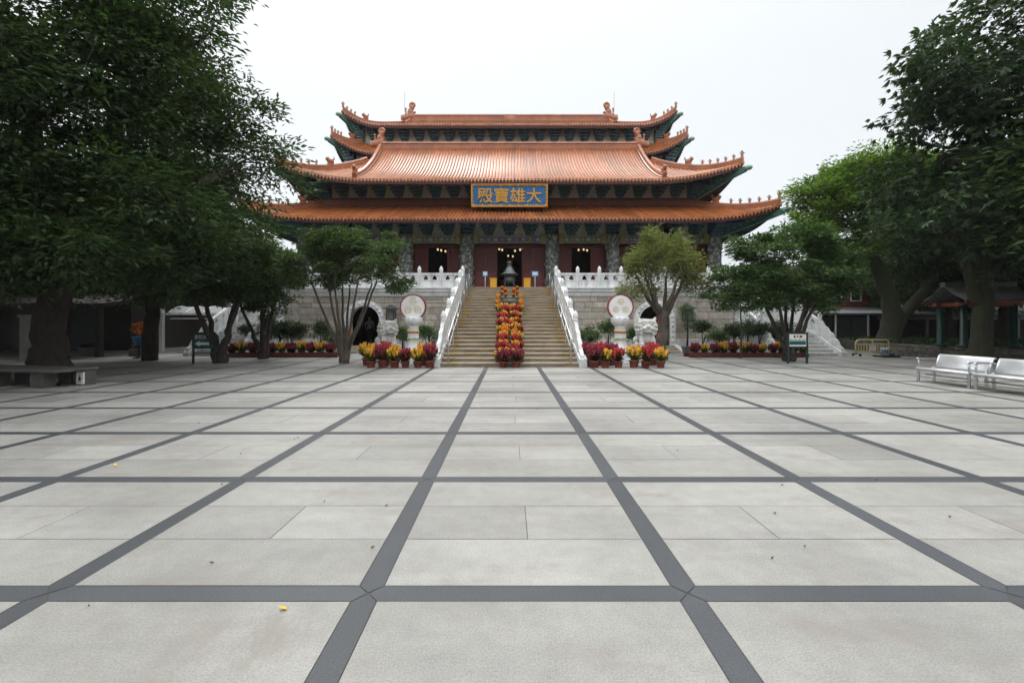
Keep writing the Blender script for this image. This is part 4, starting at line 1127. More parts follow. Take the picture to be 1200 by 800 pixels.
# ------------------------------------------------------------------ stone lions
def lion():
    b = MB()
    b.ball((0, .25, .42), (.36, .42, .40), 16, 10); b.ball((0, -.12, .42), (.33, .25, .36), 16, 10)        # rump, chest
    for q in (-1, 1):
        b.tube([(q*.2, -.22, .5), (q*.22, -.3, .25), (q*.22, -.34, .06)], [.13, .11, .12], 10); b.ball((q*.22, -.42, .06), (.12, .15, .07), 10, 6)
        b.ball((q*.33, .3, .2), (.16, .3, .2), 12, 8); b.ball((q*.34, .02, .06), (.12, .18, .07), 10, 6)
    b.ball((0, -.18, .86), (.37, .33, .30), 18, 12)                                                       # head
    b.ball((0, -.44, .76), (.25, .17, .13), 14, 8)                                                        # muzzle
    b.ball((0, -.60, .82), (.085, .07, .06), 10, 6)
    for q in (-1, 1):
        b.ball((q*.15, -.47, .94), (.085, .07, .07), 10, 6)
        b.ball((q*.14, -.45, 1.03), (.13, .08, .05), 10, 6)
        b.tube([(q*.28, -.15, 1.02), (q*.36, -.16, 1.16), (q*.38, -.18, 1.24)], [.10, .07, .02], 8)      # ears
        b.ball((q*.13, -.56, .74), (.10, .06, .05), 8, 6)
    b.ball((0, -.46, .61), (.21, .13, .055), 12, 6)                                                       # lower jaw
    r = random.Random(4)
    for row, (z, rad, n) in enumerate(((1.08, .24, 9), (.98, .36, 13), (.84, .41, 14), (.68, .42, 14), (.54, .38, 12))):
        for k in range(n):
            an = R(-50)+R(280)*k/(n-1) 
            x, y = rad*math.cos(an), -.12+rad*.95*math.sin(an)
            b.ball((x, y, z+r.uniform(-.02, .02)), .078, 8, 6)
    for k in range(5): b.ball((0, .6+.03*math.sin(k), .3+.14*k), (.11-.01*k, .1, .1), 8, 6)
    m = voxel(b, .024, 1)
    return m.mesh('body', K['lion'])
LION = lion()
BALL = None
for px, lab, rz, sc in ((453.5, 'white stone guardian lion, curly maned, behind the flower pots before the left arch', R(30), .92), (756.7, 'white stone guardian lion facing the courtyard behind the flower pots before the right arch', R(-6), .98)):
    D = 18.5; x = PX(px, D)
    t = thing('stone_lion', lab, 'statue', (x, D, 0))
    p = MB(); p.bbox(x-.46, x+.46, D-.55, D+.62, 0, .12, .02); p.bbox(x-.40, x+.40, D-.5, D+.57, .12, .56, .02); p.bbox(x-.46, x+.46, D-.55, D+.62, .56, .68, .02); p.build('pedestal', K['marble_old'], t)
    b = link('body', LION, t); b.location = (0, .02, .67); b.rotation_euler = (0, 0, rz); b.scale = (sc,)*3

# ------------------------------------------------------------------ censers
cz = thing('roofed_censer', 'dark bronze censer under a bell shaped roof at the head of the stairs', 'incense burner', (0, 26.2, FL))
m = MB(); m.lathe([(.22, .28), (.34, .32), (.40, .42), (.40, .62), (.33, .70), (.36, .76), (.44, .78), (.44, .82), (.2, .82)], (0, 26.2, FL), 24); m.build('bowl', K['bronze'], cz)
for k in range(3):
    an = R(90)+2*PI*k/3; m = MB(); m.tube([(.30*math.cos(an), 26.2+.30*math.sin(an), FL+.4), (.36*math.cos(an), 26.2+.36*math.sin(an), FL+.2), (.33*math.cos(an), 26.2+.33*math.sin(an), FL)], [.08, .06, .07], 8); m.build('leg', K['bronze'], cz)
for k in range(6):
    an = 2*PI*k/6; m = MB(); m.tube([(.33*math.cos(an), 26.2+.33*math.sin(an), FL+.8), (.33*math.cos(an), 26.2+.33*math.sin(an), FL+1.0)], .035, 6); m.build('pillar', K['bronze'], cz)
m = MB(); m.lathe([(.30, .95), (.60, .90), (.60, .93), (.44, 1.02), (.31, 1.17), (.22, 1.34), (.17, 1.40), (.20, 1.44), (.15, 1.48)], (0, 26.2, FL), 28); m.build('roof', K['bronze_g'], cz)
m = MB(); m.lathe([(.13, 1.47), (.16, 1.52), (.13, 1.58), (.19, 1.63), (.21, 1.68), (.12, 1.74), (.03, 1.76)], (0, 26.2, FL), 18); m.build('finial', K['bronze_g'], cz)
cz.scale = (.88, .88, .94)
yb = Y0+RUN*14+.3; zb = RIS*15
cz = thing('round_censer', 'wide round grey bronze censer standing among the flowers on the stairs', 'incense burner', (0, yb, zb))
m = MB(); m.lathe([(.12, .10), (.30, .14), (.41, .28), (.43, .40), (.39, .50), (.36, .52), (.40, .55), (.40, .59), (.34, .59), (.3, .54), (.02, .52)], (0, yb, zb), 28); m.build('bowl', K['bronze_g'], cz)
for k in range(3):
    an = R(-90)+2*PI*k/3; m = MB(); m.tube([(.26*math.cos(an), yb+.26*math.sin(an), zb+.22), (.30*math.cos(an), yb+.30*math.sin(an), zb+.1), (.27*math.cos(an), yb+.27*math.sin(an), zb)], [.09, .07, .075], 8); m.build('leg', K['bronze_g'], cz)
for q in (-1, 1):
    m = MB(); m.tube([(q*.38, yb, zb+.5), (q*.47, yb, zb+.58), (q*.47, yb, zb+.72), (q*.39, yb, zb+.74)], .03, 7); m.build('handle', K['bronze_g'], cz)

# ------------------------------------------------------------------ notices and boxes at the head of the stairs
for x, wd, lab in ((-1.44, .28, 'small square blue notice on a white pole before the left door leaf'), (1.52, .38, 'wider blue and white notice on a white pole before the right door leaf')):
    t = thing('notice_stand', lab, 'sign', (x, 26.0, FL))
    m = MB(); m.lathe([(.16, 0), (.15, .025), (.03, .04)], (x, 26.0, FL), 16); m.tube([(x, 26.0, FL+.03), (x, 26.0, FL+.78)], .018, 8); m.build('pole', K['white'], t)
    m = MB(); m.bbox(x-wd/2, x+wd/2, 25.96, 25.985, FL+.74, FL+1.02, .006); m.build('board', K['skyblue'], t)
    m = MB(); m.box(x-wd*.32, x+wd*.32, 25.955, 25.96, FL+.83, FL+.94); m.build('pictogram', K['white'], t)
for x, lab in ((-.96, 'bright yellow cloth covered offering box left of the roofed censer'), (1.06, 'bright yellow cloth covered offering box right of the roofed censer')):
    t = thing('offering_box', lab, 'box', (x, 26.4, FL))
    m = MB(); m.bbox(x-.2, x+.2, 26.2, 26.6, 0+FL, FL+.60, .02)
    for k in range(5): m.bbox(x-.2+.08*k+.01, x-.2+.08*k+.05, 26.19, 26.21, FL+.02, FL+.56, .006)
    m.build('body', K['yellowbox'], t); m = MB(); m.bbox(x-.22, x+.22, 26.17, 26.63, FL+.60, FL+.65, .012); m.build('lid', K['yellowbox'], t)

# ------------------------------------------------------------------ lanterns by the arches
for px, lab in ((458.5, 'black square lantern on a post right of the left arch'), (806, 'black square lantern on a post right of the right arch')):
    D = 24.6; x = PX(px, D); z = 1.75
    t = thing('lantern_post', lab, 'lantern', (x, D, 0))
    m = MB(); m.bbox(x-.14, x+.14, D-.14, D+.14, 0, .1, .02); m.tube([(x, D, .1), (x, D, z)], .04, 8); m.build('post', K['black'], t)
    m = MB(); m.bbox(x-.24, x+.24, D-.24, D+.24, z, z+.05, .01)
    for q in (-1, 1):
        for p in (-1, 1): m.box(x+q*.2-.02, x+q*.2+.02, D+p*.2-.02, D+p*.2+.02, z+.05, z+.62)
    m.bbox(x-.24, x+.24, D-.24, D+.24, z+.62, z+.67, .01); m.build('cage', K['black'], t)
    m = MB(); m.add([(x-.42, D-.42, z+.67), (x+.42, D-.42, z+.67), (x+.42, D+.42, z+.67), (x-.42, D+.42, z+.67), (x-.05, D-.05, z+.9), (x+.05, D-.05, z+.9), (x+.05, D+.05, z+.9), (x-.05, D+.05, z+.9)], [(0,3,2,1),(4,5,6,7),(0,1,5,4),(1,2,6,5),(2,3,7,6),(3,0,4,7)]); m.build('roof', K['black'], t)
    m = MB(); m.box(x-.17, x+.17, D-.17, D+.17, z+.06, z+.6); m.build('lamp_glass', K['grey_paint'], t)

# ------------------------------------------------------------------ standing sign boards
def board(px0, px1, py0, py1, pyb, lab, left):
    D = GD(pyb); x0, x1 = PX(px0, D), PX(px1, D); z0, z1 = PZ(py1, D), PZ(py0, D); xm = (x0+x1)/2
    t = thing('sign_board', lab, 'sign', (xm, D, 0))
    for x in (x0, x1):
        m = MB(); m.bbox(x-.035, x+.035, D-.035, D+.035, 0, z1+.05, .008); m.build('post', K['dgreen'], t)
    for za, zb in ((z1-.01, z1+.05), (z0-.05, z0+.01))+(((.42, .46),) if left else ()):
        m = MB(); m.bbox(x0+.03, x1-.03, D-.03, D+.03, za, zb, .008); m.build('crossbar', K['dgreen'], t)
    m = MB(); m.box(x0+.035, x1-.035, D-.012, D+.012, z0+.01, z1-.01); m.build('panel', K['teal'] if left else K['white'], t)
    W = x1-x0-.1
    if left:
        l = MB(); h = z1-z0
        a = text_mb('齋堂', .17, W*.36, .004, .006); merge(l, a, (xm-W*.30, D-.016, z1-h*.25))
        l.box(xm-.07, xm-.05, D-.019, D-.013, z1-h*.46, z1-h*.08)
        a = text_mb('素食部', .17, W*.50, .004, .006); merge(l, a, (xm+W*.23, D-.016, z1-h*.25))
        l.build('lettering', K['white'], t)
        l = MB(); zc = z0+h*.27
        l.plate([(xm-W*.47, zc), (xm-W*.22, zc+.11), (xm-W*.22, zc+.055), (xm+W*.45, zc+.055), (xm+W*.45, zc-.055), (xm-W*.22, zc-.055), (xm-W*.22, zc-.11)], [], lambda u, z: (u, D-.018, z), lambda u, z: (u, D-.0125, z)); l.build('arrow', K['white'], t)
    else:
        h = z1-z0
        m = MB(); m.box(x0+.05, x1-.05, D-.016, D-.0125, z0+h*.14, z0+h*.42, 0)
        r = random.Random(2); n = 14   # a printed skyline of hills
        P = [(x0+.05, z0+h*.42)]+[(x0+.05+W*k/n, z0+h*(.46+.14*abs(math.sin(k*.9))+.05*r.random())) for k in range(n+1)]+[(x1-.05, z0+h*.42)]
        m.plate(P, [], lambda u, z: (u, D-.016, z), lambda u, z: (u, D-.0125, z), 1); m.build('picture', [K['teal'], K['pale_green']], t)
        m = MB()
        for dx, w in ((-.12, .10), (.0, .07), (.13, .14)): m.ball((xm+dx, D-.014, z1-h*.22), (w*.5, .004, .05), 8, 5)
        m.build('red_emblem', K['redline'], t)
board(226.5, 251.5, 390.5, 407, 426, 'green framed direction sign with white characters and an arrow pointing left', True)
board(923.5, 945.5, 391, 406, 426, 'green framed picture board with pale sky and teal landscape before the right tree', False)

# ------------------------------------------------------------------ stone bench, left
t = thing('stone_bench', 'long grey stone slab bench on blocks before the big tree trunk', 'bench', (-12.4, 11.4, 0))
RB = Matrix.Translation((-11.15, 10.75, 0)) @ Matrix.Rotation(R(-10), 4, 'Z')
m = MB(); m.M = RB; m.bbox(-4.2, .05, -.05, .95, .38, .45, .012); m.build('slab', K['bench_stone'], t)
for u in (-4.0, -2.3, -.85):
    for v in (.03, .62):
        m = MB(); m.M = RB; m.bbox(u, u+.42, v, v+.28, 0, .377, .015); m.build('support', K['bench_stone'], t)
m = MB(); m.M = RB; m.bbox(-.36, .02, .62, .90, 0, .377, .015); m.build('support', K['bench_stone'], t)
t2 = thing('paper_notice', 'white paper notice with a black figure fixed on the stone bench end', 'notice', tuple(RB @ Vector((.0, .55, 0))))
m = MB(); m.M = RB; m.bbox(-.20, .04, .58, .612, .03, .345, .004); m.build('sheet', K['white'], t2)
m = MB(); m.M = RB; m.ball((-.075, .577, .25), (.022, .003, .022), 8, 5); m.bbox(-.11, -.05, .574, .579, .13, .22, .002); m.tube([(-.05, .576, .2), (-.02, .576, .16)], .006, 4); m.tube([(-.1, .576, .13), (-.12, .576, .07)], .007, 4); m.tube([(-.06, .576, .13), (-.05, .576, .07)], .007, 4); m.build('figure', K['black'], t2)

# ------------------------------------------------------------------ steel benches, right
def steel_bench(x, y1, L, lab):
    """seat runs along y from y1 back towards the camera, sitter faces -x"""
    t = thing('steel_bench', lab, 'bench', (x+.3, y1-L/2, 0), 'steel benches along the right side')
    y0 = y1-L; m = MB()
    def sheet(path, name):
        m = MB(); n = len(path); vs = []
        for k, (px_, pz_) in enumerate(path): vs += [(px_, y0+.03, pz_), (px_, y1-.03, pz_)]
        th = [(a, b, c-.02) for a, b, c in vs]
        N_ = len(vs); f = [(2*k, 2*k+1, 2*k+3, 2*k+2) for k in range(n-1)]
        m.add(vs+th, f+[tuple(N_+i for i in reversed(q)) for q in f]+[(2*k, 2*k+2, N_+2*k+2, N_+2*k) for k in range(n-1)]+[(2*k+1, N_+2*k+1, N_+2*k+3, 2*k+3) for k in range(n-1)]+[(0, N_, N_+1, 1), (2*n-2, 2*n-1, N_+2*n-1, N_+2*n-2)], 0, True)
        return m.build(name, K['steel_sheet'], t)
    sheet([(x-.02, .375), (x, .40), (x+.06, .405), (x+.22, .385), (x+.38, .375), (x+.47, .385)], 'seat')
    sheet([(x+.50, .42), (x+.535, .47), (x+.57, .58), (x+.61, .70), (x+.645, .755), (x+.68, .76), (x+.70, .735)], 'backrest')
    for y in (y0+.06, y1-.06):
        m = MB(); m.bbox(x+.02, x+.07, y-.03, y+.03, 0, .36, .008); m.build('leg', K['steel'], t)
        m = MB(); m.bbox(x+.45, x+.50, y-.03, y+.03, 0, .40, .008); m.tube([(x+.48, y, .36), (x+.55, y, .5), (x+.63, y, .72)], .022, 8); m.build('leg', K['steel'], t)
        m = MB(); m.tube([(x+.05, y, .36), (x+.05, y, .62)], .022, 8); m.bbox(x+.01, x+.52, y-.035, y+.035, .62, .655, .012); m.build('armrest', K['steel'], t)
    m = MB(); m.bbox(x+.0, x+.05, y0+.02, y1-.02, .325, .365, .008); m.bbox(x+.42, x+.47, y0+.02, y1-.02, .325, .365, .008); m.tube([(x+.26, y0+.05, .2), (x+.26, y1-.05, .2)], .018, 8); m.build('frame', K['steel'], t)
K['steel_sheet'] = simple('pale_steel_sheet', (.70, .71, .72), .42, .1, 4, metal=.45)
steel_bench(11.25, 12.15, 1.45, 'pale steel bench with curved back, the farther of the pair on the right')
steel_bench(11.25, 10.66, 1.45, 'pale steel bench with curved back, cut by the picture edge, the nearer of the pair')

# ------------------------------------------------------------------ crowd barrier and pail
bx0, bx1, by = 17.0, 18.65, 21.5
t = thing('crowd_barrier', 'pale yellow tubular crowd barrier on black wheels by the planter', 'barrier', ((bx0+bx1)/2, by, 0))
m = MB(); m.tube([(bx0, by, .12), (bx0, by, .62), (bx0+.06, by, .76), (bx0+.16, by, .80), (bx1-.16, by, .80), (bx1-.06, by, .76), (bx1, by, .62), (bx1, by, .12)], .034, 8); m.tube([(bx0, by, .58), (bx1, by, .58)], .028, 8); m.tube([(bx0, by, .2), (bx1, by, .2)], .028, 8); m.tube([((bx0+bx1)/2, by, .58), ((bx0+bx1)/2, by, .8)], .025, 8); m.build('frame', K['barrier'], t)
for k in range(1, 12):
    x = bx0+(bx1-bx0)*k/12; m = MB(); m.bbox(x-.022, x+.022, by-.012, by+.012, .2, .58, .005); m.build('bar', K['barrier'], t)
m = MB(); m.bbox((bx0+bx1)/2-.16, (bx0+bx1)/2+.16, by-.03, by-.014, .26, .52, .004); m.build('plate', K['white'], t)
for x in (bx0+.05, bx1-.05):
    for q in (-1, 1):
        m = MB(); m.tube([(x, by, .12), (x, by+q*.2, .09)], .025, 6); m.M = Matrix.Translation((x-.03, by+q*.22, .07)) @ Matrix.Rotation(R(90), 4, 'Y'); m.lathe([(.05, 0), (.07, .01), (.07, .05), (.05, .06)], (0,0,0), 14); m.build('wheel', K['black'], t)
D = 20.9; x = PX(1037, D)
t = thing('paint_pail', 'white plastic pail with a blue label standing on a dark slab', 'pail', (x, D, .08))
m = MB(); m.lathe([(.14, .085), (.165, .40), (.175, .40), (.175, .43), (.15, .43)], (x, D, 0), 20); m.build('body', K['white'], t)
m = MB(); m.lathe([(.156, .2), (.164, .3)], (x, D, 0), 20); 
m2 = MB(); 
for k in range(6):
    a0, a1 = R(190+14*k), R(204+14*k); m2.add([(x+.158*math.cos(a0), D+.158*math.sin(a0), .18), (x+.158*math.cos(a1), D+.158*math.sin(a1), .18), (x+.166*math.cos(a1), D+.166*math.sin(a1), .32), (x+.166*math.cos(a0), D+.166*math.sin(a0), .32)], [(0,1,2,3)], 0)
m2.build('label', K['blue_plastic'], t)
m = MB(); m.bbox(x-.35, x+.5, D-.3, D+.3, 0, .08, .015); o = m.build('drain_slab', K['black']); tag(o, 'low dark slab lying under the white pail by the barrier', 'slab')

# ------------------------------------------------------------------ rubble planter, right
t = thing('stone_planter', 'low rubble stone planter wall with soil around the mossy trees on the right', 'planter', (22, 21, 0))
PP = [(19.4, 22.4), (19.75, 18.9), (24, 18.4), (34, 18.4), (34, 30), (21.7, 29)]
m = MB(); rr2 = random.Random(8)
def rubble(mb, a, b, h, r):
    a, b = Vector(a), Vector(b); L = (b-a).length; d = (b-a)/L; nrm = Vector((d.y, -d.x)); z = 0
    while z < h-.04:
        hh = min(r.uniform(.10, .2), h-z); u = 0
        while u < L:
            w = min(r.uniform(.15, .42), L-u); o = r.uniform(.02, .07)
            if w > .05:
                A = [a+d*(u+.008), a+d*(u+w-.008)]; g_ = .008; c = .02
                P = lambda q, zz, out: (q.x+nrm.x*out, q.y+nrm.y*out, zz)
                q0, q1 = A; i0, i1 = q0+d*c, q1-d*c
                mb.add([P(q0, z+g_, 0), P(q1, z+g_, 0), P(q1, z+hh-g_, 0), P(q0, z+hh-g_, 0), P(i0, z+g_+c, o), P(i1, z+g_+c, o*r.uniform(.7, 1.2)), P(i1, z+hh-g_-c, o), P(i0, z+hh-g_-c, o)],
                       [(4,5,6,7),(0,1,5,4),(1,2,6,5),(2,3,7,6),(3,0,4,7)], 0)
            u += w
        z += hh
for i in (5, 0, 1, 2): rubble(m, PP[i], PP[(i+1) % 6], .58, rr2)
n = 6
m.add([(x, y, 0) for x, y in PP]+[(x, y, .585) for x, y in PP], [(i, (i+1) % n, n+(i+1) % n, n+i) for i in range(n)]+[tuple(range(n, 2*n))], 1)
m.build('wall', [K['rubble'], K['mortar']], t)
m = MB(); m.add([(x*.995+.1, y, .59) for x, y in PP], [tuple(range(n))], 0); m.build('soil', K['soil'], t)

# ------------------------------------------------------------------ roofed gateway, right
gx0, gx1, gy = 19.45, 21.6, 18.75
t = thing('gate_pavilion', 'small gateway with grey tiled roof, red fascia and dark green columns under the trees', 'pavilion', ((gx0+gx1)/2, gy, 0))
for x in (gx0, gx1):
    for y in (gy, gy+1.0):
        m = MB(); m.lathe([(.24, .58), (.24, .68), (.13, .72), (.125, 2.45)], (x, y, 0), 14); m.build('column', K['dgreen'], t)
m = MB()
for y in (gy, gy+1.0): m.bbox(gx0-.3, gx1+.3, y-.1, y+.1, 2.34, 2.5, .01)
for x in (gx0, gx1): m.bbox(x-.08, x+.08, gy+.1, gy+.9, 2.35, 2.49, .01)
m.build('beam', K['rust'], t)
m = MB(); e0, e1, ry, rz = gx0-.4, gx1+.6, gy+.5, 3.25
for sg in (-1, 1):
    ye = ry-sg*.95
    n = 34
    for k in range(n):
        xa = e0+(e1-e0)*k/n; xb = e0+(e1-e0)*(k+1)/n; P = [(0, 2.58), (.5, 2.84), (1, rz)]
        for (u0, za), (u1, zb_) in zip(P[:-1], P[1:]):
            Y0_, Y1_ = ye+(ry-ye)*u0, ye+(ry-ye)*u1; xm = (xa+xb)/2
            m.add([(xa, Y0_, za), (xm-.03, Y0_, za), (xm, Y0_, za+.07), (xm+.03, Y0_, za), (xb, Y0_, za), (xa, Y1_, zb_), (xm-.03, Y1_, zb_), (xm, Y1_, zb_+.07), (xm+.03, Y1_, zb_), (xb, Y1_, zb_)], [(i, i+1, i+6, i+5) for i in range(4)], 0)
    m.box(e0, e1, ye-.02, ye+.03, 2.46, 2.575, 1)
m.sweep([(e0, ry, rz), (e1, ry, rz)], [(-.12, -.05), (.12, -.05), (.1, .16), (-.1, .16)], 0)
m.build('roof', [K['roof_grey'], K['rust']], t)

# ------------------------------------------------------------------ red building, right
t = thing('red_building', 'dark red two storey building with white framed windows and a grey lean-to', 'building', (22, 34, 0))
bx0, bx1, by = 20.0, 27.2, 33.0
wins = [PX(957, by), PX(980, by), PX(934, by), PX(1003, by)]
m = MB(); m.plate([(bx0, 0), (bx1, 0), (bx1, 5.7), (bx0, 5.7)], [[(x-.36, PZ(352, by)), (x+.36, PZ(352, by)), (x+.36, PZ(337, by)), (x-.36, PZ(337, by))] for x in wins if bx0 < x-.5 and x+.5 < bx1], lambda u, z: (u, by, z), lambda u, z: (u, by+.25, z))
m.box(bx0, bx0+.25, by+.25, 42, 0, 5.7); m.box(bx1-.25, bx1, by+.25, 42, 0, 5.7); m.box(bx0+.25, bx1-.25, 41.7, 42, 0, 5.7); m.build('wall', K['brick_red'], t)
m = MB(); m.bbox(bx0-.3, bx1+.3, by-.3, 42.3, 5.705, 5.95, .02); m.build('roof', K['grey_paint'], t)
for x in wins:
    if not (bx0 < x-.5 and x+.5 < bx1): continue
    z0, z1 = PZ(352, by), PZ(337, by); m = MB(); f = .06
    m.bbox(x-.42, x-.36, by-.05, by+.1, z0-.06, z1+.06, .006); m.bbox(x+.36, x+.42, by-.05, by+.1, z0-.06, z1+.06, .006); m.bbox(x-.36, x+.36, by-.05, by+.1, z0-.06, z0, .006); m.bbox(x-.36, x+.36, by-.05, by+.1, z1, z1+.06, .006)
    w_ = m.build('window', K['white'], t); m = MB(); m.box(x-.36, x+.36, by+.1, by+.13, z0, z1); m.build('pane', K['glass_dark'], w_)
m = MB(); m.add([(bx0, 28.4, 2.15), (bx1+1, 28.4, 2.15), (bx1+1, 32.97, 2.62), (bx0, 32.97, 2.62), (bx0, 28.4, 2.27), (bx1+1, 28.4, 2.27), (bx1+1, 32.97, 2.74), (bx0, 32.97, 2.74)], [(0,3,2,1),(4,5,6,7),(0,1,5,4),(1,2,6,5),(2,3,7,6),(3,0,4,7)]); m.build('canopy', K['grey_paint'], t)
for px in (980, 1018):
    x = PX(px, 28.5); m = MB(); m.tube([(x, 28.55, 0), (x, 28.55, 2.16)], .055, 8); m.build('post', K['white'], t)
for k in range(5):
    x = 20.1+1.42*k; m = MB()
    m.bbox(x, x+1.36, by-.06, by-.003, .05, 2.1, .01)
    for j in range(12): m.box(x+.04, x+1.32, by-.075, by-.06, .12+.16*j, .2+.16*j)
    m.build('shutter', K['grey_paint'], t)

# ------------------------------------------------------------------ buildings behind the left trees
t = thing('side_hall', 'dark timber side hall with orange tiled roof hidden behind the left trees', 'building', (-30, 26, 0))
m = MB(); m.box(-46, -22.5, 26, 26.3, 0, 5.6, 0); m.box(-22.8, -22.5, 26.3, 36, 0, 5.6, 0); m.box(-46, -45.7, 26.3, 36, 0, 5.6, 0); m.build('wall', K['wood_dark'], t)
m = MB()
n = 90
for k in range(n):
    xa = -47+26*k/n; xb = -47+26*(k+1)/n; xm = (xa+xb)/2
    P = [(24.6, 5.5), (27.5, 6.6), (31, 8.6)]
    for (Ya, za), (Yb, zb_) in zip(P[:-1], P[1:]): m.add([(xa, Ya, za), (xm-.06, Ya, za), (xm, Ya, za+.09), (xm+.06, Ya, za), (xb, Ya, za), (xa, Yb, zb_), (xm-.06, Yb, zb_), (xm, Yb, zb_+.09), (xm+.06, Yb, zb_), (xb, Yb, zb_)], [(i, i+1, i+6, i+5) for i in range(4)], 0)
m.add([(-47, 31, 8.6), (-21, 31, 8.6), (-21, 37.4, 5.5), (-47, 37.4, 5.5)], [(0,1,2,3)], 0); m.box(-47, -21, 24.55, 24.75, 5.3, 5.49, 1)
m.build('roof', [K['tile'], K['rust']], t)
m = MB(); m.add([(-46, 20.6, 2.35), (-19.2, 20.6, 2.35), (-19.2, 25.98, 3.2), (-46, 25.98, 3.2), (-46, 20.6, 2.55), (-19.2, 20.6, 2.55), (-19.2, 25.98, 3.4), (-46, 25.98, 3.4)], [(0,3,2,1),(4,5,6,7),(0,1,5,4),(1,2,6,5),(2,3,7,6),(3,0,4,7)]); m.build('veranda_roof', K['wood_dark'], t)
for k in range(9):
    x = -44+3.05*k; m = MB(); m.bbox(x-.12, x+.12, 20.8, 21.04, 0, 2.38, .01); m.build('veranda_post', K['wood_dark'], t)
for k in range(6):
    x = -43+3.4*k; m = MB(); m.bbox(x, x+1.9, 25.94, 25.997, 0, 2.5, .02); m.build('door', K['black'], t)
# pale pier left of the trunk
D = 19.2; x = PX(37.5, D); m = MB(); m.bbox(x-.29, x+.29, D-.25, D+.25, 0, 1.86, .015); m.bbox(x-.34, x+.34, D-.3, D+.3, 1.86, 1.98, .02)
tag(m.build('gate_pier', K['concrete']), 'pale grey rendered pier standing left of the big trunk', 'pier')
# light canopy on a white post
t = thing('walkway_canopy', 'arched translucent canopy on a white steel post beyond the direction sign', 'canopy', (-18.6, 25.6, 0))
m = MB()
for k in range(12):
    x0 = -19.2+.32*k; x1 = x0+.32
    Q = [(24.6+.22*j, 2.18+.38*math.sin(PI*j/10)) for j in range(11)]
    for (ya, za), (yb_, zb_) in zip(Q[:-1], Q[1:]): m.add([(x0, ya, za), (x1, ya, za), (x1, yb_, zb_), (x0, yb_, zb_), (x0, ya, za+.02), (x1, ya, za+.02), (x1, yb_, zb_+.02), (x0, yb_, zb_+.02)], [(0,3,2,1), (4,5,6,7)], 0)
m.build('sheet', K['poly'], t)
for k in range(5):
    x = -19.2+.96*k; m = MB(); m.tube([(x, 24.6+.22*j, 2.2+.40*math.sin(PI*j/10)) for j in range(11)], .03, 6); m.build('rib', K['white'], t)
m = MB(); m.bbox(-20.4, -15.3, 24.5, 24.58, 2.08, 2.17, .01); m.bbox(-19.2, -15.3, 26.82, 26.9, 2.08, 2.17, .01); m.bbox(-19.0, -15.3, 24.5, 24.58, 1.85, 1.9, .008); m.build('beam', K['white'], t)
m = MB(); m.bbox(-19.75, -19.55, 24.65, 24.85, 0, 2.45, .015); m.build('post', K['white'], t)
m = MB(); m.bbox(-15.5, -15.38, 24.7, 24.82, 0, 2.08, .01); m.build('post', K['white'], t)
for k, (px, kind) in enumerate(((105, 'round grey planter with low clipped plants under the big tree'), (168, 'dark square planter under the flower stand'))):
    D = GD(417); x = PX(px, D); t = thing('planter', kind, 'planter', (x, D, 0))
    m = MB()
    if k == 0: m.lathe([(.25, 0), (.36, .1), (.44, .42), (.46, .46), (.4, .46), (.36, .4), (.02, .4)], (x, D, 0), 18)
    else: m.bbox(x-.5, x+.5, D-.3, D+.3, 0, .36, .03)
    m.build('tub', K['conc_dark'], t)
    r = random.Random(k); z0 = .4 if k == 0 else .36
    f = leaf_cards(160, r, lambda i: ((x+r.uniform(-.34, .34), D+r.uniform(-.22, .22), z0+r.uniform(-.02, .14)), (r.uniform(-1, 1), r.uniform(-1, 1), r.uniform(.2, 1)), (0, 0, 1)), .15, .07); f.build('foliage', K['leaf_shrub'], t)
D = 20.3; x = PX(163, D)
t = thing('flower_stand', 'tall stand with a blue tub of orange flowers in the shade on the left', 'flower stand', (x, D, 0))
m = MB(); m.lathe([(.25, 0), (.24, .03), (.05, .06), (.04, .55), (.14, .6)], (x, D, 0), 14); m.build('stand', K['black'], t)
m = MB(); m.lathe([(.15, .6), (.25, .95), (.27, .95), (.27, .99), (.2, .98)], (x, D, 0), 16); m.build('tub', K['blue_plastic'], t)
m = MB(); r = random.Random(6)
for k in range(26): m.ball((x+r.gauss(0, .13), D+r.gauss(0, .12), 1.08+r.uniform(0, .55)), r.uniform(.04, .09), 7, 5)
m.build('bloom', K['bloom_orange'], t)
D = 22.0
for px, py, lab in ((120, 327, 'red paper lantern hanging in the trees before the side hall'),):
    x, z = PX(px, D), PZ(py, D); t = thing('paper_lantern', lab, 'lantern', (x, D, z-.3))
    m = MB(); m.lathe([(.10, -.26), (.22, -.18), (.28, 0), (.22, .18), (.10, .26)], (x, D, z), 16); m.build('shade', K['red_lantern'], t)
    m = MB(); m.lathe([(.09, -.30), (.11, -.26)], (x, D, z), 12); m.lathe([(.11, .26), (.09, .30)], (x, D, z), 12); m.build('cap', K['gold'], t)
    m = MB(); m.tube([(x, D, z-.3), (x, D, z-.6)], [.03, .05], 7); m.build('tassel', K['gold'], t)
    m = MB(); m.tube([(x, D, z+.3), (x, D+3, z+2.0)], .008, 4); m.build('cord', K['black'], t)

